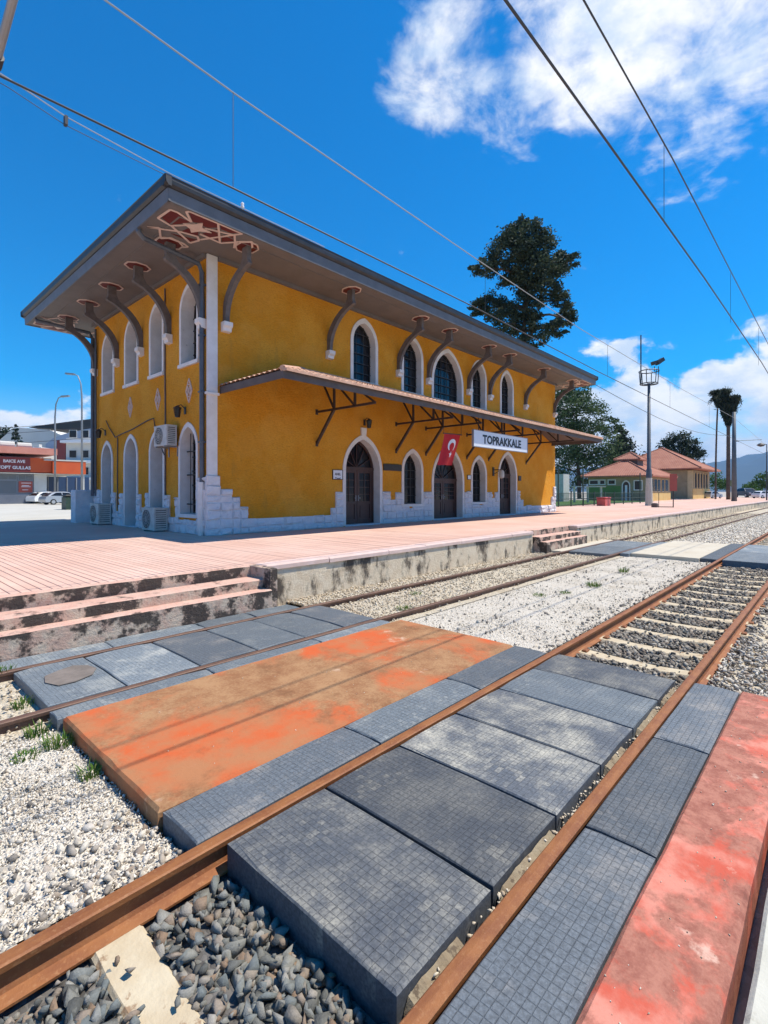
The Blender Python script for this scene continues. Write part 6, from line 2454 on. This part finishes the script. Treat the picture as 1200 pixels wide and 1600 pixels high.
sh = empty('shop', TS(14, -3, GZ), 'single storey shop with maroon sign, salmon roof slab and orange fascia', 'shop')


def vbox(l0, l1, d0, d1, z0, z1, mat, name, parent, T=TV):
    mb = MB(T)
    mb.box((l0, d0, z0), (l1, d1, z1))
    return mb.build(name, mat, parent)


def sbox(t0, t1, n0, n1, z0, z1, mat, name, parent=None):
    return vbox(t0, t1, n0, n1, z0, z1, mat, name, parent or sh, TS)


sbox(-4, 16.7, -10, 0, GZ, 6.3, M_GREYW, 'wall')
sbox(16.71, 18.05, -10, 0.1, GZ, 4.2, M_PALEW, 'wall')
sbox(-6, 18.9, -11, 1.3, 6.62, 7.40, M_SALMON, 'roof_slab')
sgn = sbox(-5, 16.2, 0.02, 0.6, 4.42, 6.2, M_MAROON, 'sign_board')
sbox(16.22, 18.45, 0.12, 0.55, 4.42, 6.2, M_ORANGEB, 'orange_fascia')
sbox(18.5, 22.2, -10, 1.0, 4.3, 5.9, M_ORANGEB, 'orange_fascia')
sbox(17.6, 22.25, -10, 1.05, 5.91, 6.08, M_PALEW, 'coping')
sbox(-5, 22.2, -9.9, 0.9, 4.22, 4.29, M_PALEW, 'canopy_floor')
sbox(18.1, 26, -10.2, -10, GZ, 4.2, M_BLUEG, 'shop_window')
for l in (19.4, 20.6, 21.8, 23.0, 24.2):
    sbox(l, l + 0.14, -9.98, -9.9, GZ, 4.1, M_GREYW, 'mullion')
sbox(21.9, 22.1, 0.6, 0.8, GZ, 4.2, M_PALEW, 'canopy_post')
for (l0, l1) in ((9.6, 11.3), (11.4, 13.1), (13.2, 15.0), (15.1, 16.6)):
    low_ = l0 < 15
    p = sbox(l0, l1, 0.01, 0.06, 1.75 if low_ else 3.4, 4.15, M_GREYW, 'shop_window')
    sbox(l0 + 0.08, l0 + (l1 - l0) / 2 - 0.03, 0.062, 0.08, 3.5, 4.05, M_SHOPG, 'pane', p)
    sbox(l0 + (l1 - l0) / 2 + 0.03, l1 - 0.08, 0.062, 0.08, 3.5, 4.05, M_SHOPG, 'pane', p)
    if low_:
        sbox(l0 + 0.08, l1 - 0.08, 0.062, 0.08, 1.85, 3.35, M_SHOPG, 'pane', p)
sbox(-4, 16.68, 0.02, 0.12, GZ, 1.7, simple('slate_shop_plinth', (0.11, 0.13, 0.17), (0.14, 0.16, 0.2), 1, 0.7), 'plinth')
ps = sbox(15.15, 16.55, 0.02, 0.10, 1.95, 3.3, M_BRICK, 'poster')
for (x0, x1, z) in ((15.4, 16.4, 3.05), (15.45, 16.2, 2.75), (15.4, 16.35, 2.6), (15.5, 16.1, 2.22)):
    sbox(x0, x1, 0.101, 0.112, z, z + 0.07, M_FLAGW, 'poster_print', ps)
text_mesh('BAICE AVE', 0.50, M_FLAGW, 'lettering', sgn, TS(14.6, 0.61, 5.68), (1, 0, 0), (0, 0, 1), 0.01, 0.014, sx=0.92)
text_mesh('STORTOPT GULLAS', 0.52, M_FLAGW, 'lettering', sgn, TS(13.95, 0.61, 4.92), (1, 0, 0), (0, 0, 1), 0.01, 0.014)
sbox(16.9, 18.0, 0.3, 1.0, GZ, 2.0, M_OLIVEW, 'planter')
for (l, r) in ((14.6, 0.5), (16.4, 0.42)):
    mb = MB(TS)
    mb.tube([(l - 0.8, -3, 7.86), (l + 0.7, -3, 7.86)], r, 10)
    mb.build('water_tank', M_PALEW, sh)

hl = empty('sports_hall', TV(-66, 115, GZ), 'blue grey hall with curved wall top behind the shop', 'hall')
mb = MB(TV)
pts = [(-74.2, 110, GZ), (-74.2, 110, 12.4), (-72.5, 110, 13.8), (-70, 110, 14.7), (-66, 110, 15.6), (-60, 110, 16.6), (-55, 110, 16.9), (-55, 110, GZ)]
mb.prism(pts, (0, 16, 0))
mb.build('wall', M_HALL, hl)
for (l, z) in ((-71.5, 10.5), (-62.2, 12.8)):
    p = vbox(l, l + 1.2, 109.9, 109.99, z, z + 1.6, M_GREYW, 'window', hl)
    vbox(l + 0.1, l + 1.1, 109.86, 109.9, z + 0.1, z + 1.5, M_GLASS, 'pane', p)
ap = empty('apartment_block', TV(-57, 96, GZ), 'white apartment floors with balconies between hall and station', 'building')
vbox(-60.2, -52, 95, 104, GZ, 12.2, M_HALLW, 'wall', ap)
for z in (4.2, 7.4, 11.2):
    vbox(-60.6, -52, 93.8, 95, z, z + 0.5, M_FLAGW, 'balcony', ap)
    for l in (-59.6, -57.3, -55.0):
        p = vbox(l, l + 1.5, 94.92, 94.99, z + 1.0, z + 2.5, M_PALEW, 'window', ap)
        vbox(l + 0.12, l + 1.38, 94.88, 94.92, z + 1.1, z + 2.4, M_GLASS, 'pane', p)
vbox(-62.0, -60.3, 95, 96, 6.0, 11.8, M_MAROON, 'red_panel', ap)
st = empty('stadium_roof', TV(-80, 135, GZ), 'dark sweeping stadium roof edge above the hall', 'roof')
mb = MB(TV)
up = [(-95.5 + 3.2 * k, 135, 19.4 + 3.2 * math.sin(math.pi * k / 22)) for k in range(12)]
dn = [(-95.5 + 3.2 * k, 135, 19.3 - 0.9 * math.sin(math.pi * k / 11) + 0.6 * k / 11) for k in range(11, -1, -1)]
mb.prism(up + dn, (0, 24, 0))
mb.build('roof', M_DARKR, st)
mb = MB(TV)
for k in range(4):
    mb.bar((-86 + 7 * k, 145, GZ), (-86 + 7 * k, 145, 19.5), 0.6, 0.6)
mb.build('column', M_GALV, st)
wb = empty('white_hall', TV(-82, 122, GZ), 'white windowless hall with sloping roof line behind the shop', 'hall')
mb = MB(TV)
mb.prism([(-94, 120, GZ), (-94, 120, 12.5), (-88.5, 120, 17.4), (-80, 120, 16.8), (-76, 120, 15.0), (-75.5, 120, GZ)], (0, 18, 0))
mb.build('wall', M_HALLW, wb)
hs2 = empty('hillside_house', TV(-68, 98, GZ), 'flat roofed pale house with dark windows above the shop roof', 'house')
vbox(-78, -66.5, 98, 106, GZ, 10.2, M_HALLW, 'wall', hs2)
vbox(-71.5, -66.8, 97.2, 98, 8.0, 11.2, M_HALLW, 'upper_floor', hs2)
for k in range(4):
    p = vbox(-71.2 + 1.15 * k, -70.35 + 1.15 * k, 97.14, 97.19, 8.6, 10.7, M_GREYW, 'window', hs2)
    vbox(-71.15 + 1.15 * k, -70.4 + 1.15 * k, 97.1, 97.14, 8.7, 10.6, M_GLASS, 'pane', p)
for k in range(4):
    p = vbox(-77.5 + 1.5 * k, -76.4 + 1.5 * k, 97.92, 97.99, 7.6, 9.4, M_GREYW, 'window', hs2)
    vbox(-77.4 + 1.5 * k, -76.5 + 1.5 * k, 97.88, 97.92, 7.7, 9.3, M_GLASS, 'pane', p)
vbox(-79, -66.2, 96.9, 106, 10.2, 10.6, M_FLAGW, 'roof_edge', hs2)
b0 = px(6, 700, 125)
tree('far_tree', (b0.x, b0.y, GZ), 14, [((b0.x, b0.y, 16.0), (2.6, 2.6, 1.8), 1), ((b0.x - 2, b0.y + 2, 15.2), (2.4, 2.4, 1.5), 1)], 1500, 0.55, M_DARKF, 'dark far tree at the left edge above the shop roof', trunk_r=0.25, per=30)
b0 = px(25, 700, 112)
tree('far_cypress', (b0.x, b0.y, GZ), 14, [((b0.x, b0.y, 12.5), (0.9, 0.9, 1.6), 1), ((b0.x, b0.y, 14.6), (0.6, 0.6, 1.5), 0.8), ((b0.x, b0.y, 16.2), (0.3, 0.3, 1.0), 0.4)], 900, 0.4, M_DARKF, 'small pointed cypress above the shop roof', trunk_r=0.15, per=30)


def lamp(u, d, zt, du, dv_, label):
    b = px(u, 780, d)
    e = empty('street_lamp', (b.x, b.y, GZ), label, 'street lamp')
    mb = MB()
    h = px(u + du, 768, d)
    pts = [(b.x, b.y, GZ), (b.x, b.y, zt * 0.82), (b.x + (h.x - b.x) * 0.12, b.y + (h.y - b.y) * 0.12, zt * 0.93), (b.x + (h.x - b.x) * 0.5, b.y + (h.y - b.y) * 0.5, zt - 0.15), (h.x, h.y, zt)]
    mb.tube(pts, [0.13, 0.09, 0.07, 0.06, 0.05], 8)
    mb.build('pole', M_GALV, e, smooth=True)
    mb = MB()
    dr = Vector((h.x - b.x, h.y - b.y, 0)).normalized()
    mb.bar(Vector((h.x, h.y, zt)) - dr * 0.1, Vector((h.x, h.y, zt + 0.08)) + dr * 0.85, 0.34, 0.16)
    mb.build('lamp_head', M_GALV, e)


lamp(86, 60, 13.4, 11, 0, 'slender street lamp with head to the right by the shop')
lamp(128, 55, 14.9, -13, 0, 'taller street lamp with head to the left by the station corner')
lw = empty('telephone_wire', TV(-60, 70, 10), 'dark sagging telephone wires crossing behind the station at the left', 'wire')
for (z, s) in ((11.2, 0.5), (10.2, 0.3), (8.9, 0.4)):
    a, b = Vector(TV(-62, 72, z)), Vector(TV(-36, 66, z + 0.6))
    wire([a.lerp(b, k / 8) - Vector((0, 0, s * math.sin(math.pi * k / 8))) for k in range(9)], 0.03, M_WIRE, 'wire', lw)
# dark bin beside the low wall
bn = empty('waste_bin', (8.2, 31.5, 0.56), 'dark waste container standing in the sun past the low wall', 'bin')
q = px(121, 800, 42)
mb = MB()
mb.cbox((q.x - 1.0, q.y - 0.6, GZ), (q.x + 0.9, q.y + 0.6, GZ + 1.1), 0.1)
mb.build('body', M_GREENM, bn)
mb = MB()
mb.cbox((q.x - 1.03, q.y - 0.63, GZ + 1.1), (q.x + 0.93, q.y + 0.63, GZ + 1.22), 0.05)
mb.build('lid', M_IRON, bn)

# ------------------------------------------------------------------ far mountains
def ridge(name, dist, az0, az1, hfun, mat, n=160, depth=3500):
    mb = MB()
    rows = 9
    vs = []
    for i in range(n + 1):
        a = az0 + (az1 - az0) * i / n
        for j in range(rows + 1):
            t = j / rows
            r = dist + depth * t
            h = hfun(a) * math.sin(math.pi / 2 * min(1, t * 1.15)) * (0.8 + 0.25 * mnoise.noise((a * 30, t * 4, dist * 0.01))) - 5
            if j == 0:
                h = -20
            vs.append((r * math.cos(a), r * math.sin(a), h))
    fs = [(i * (rows + 1) + j, (i + 1) * (rows + 1) + j, (i + 1) * (rows + 1) + j + 1, i * (rows + 1) + j + 1) for i in range(n) for j in range(rows)]
    mb.faces(vs, fs)
    return tag(mb.build(name, mat, smooth=True), kind='structure')


M_MOUNT = simple('forested_slope', (0.03, 0.055, 0.07), (0.045, 0.07, 0.08), 0.0016, 0.95)
ridge('mountains', 5200, R(-60), R(130), lambda a: 430 + 130 * mnoise.noise((a * 5.0, 1, 4)) + 70 * mnoise.noise((a * 16.0, 2, 4)) + 160 * math.exp(-((a - 0.02) / 0.09) ** 2), M_MOUNT)

# ------------------------------------------------------------------ summer haze between here and the mountains
mb = MB()
mb.box((-8800, -8800, -1.5), (10800, 10800, 760))
m_ = bpy.data.materials.new('haze_air')
m_.use_nodes = True
nt_ = m_.node_tree
nt_.nodes.clear()
pv = nd(nt_, 'ShaderNodeVolumePrincipled', {'Color': (0.30, 0.60, 1.0, 1), 'Density': 0.00008, 'Anisotropy': 0.0})
mo = nd(nt_, 'ShaderNodeOutputMaterial', {'Volume': pv.outputs[0]})
hz = mb.build('haze', m_)
tag(hz, 'thin bluish summer haze over the whole scene', 'haze', kind='stuff')
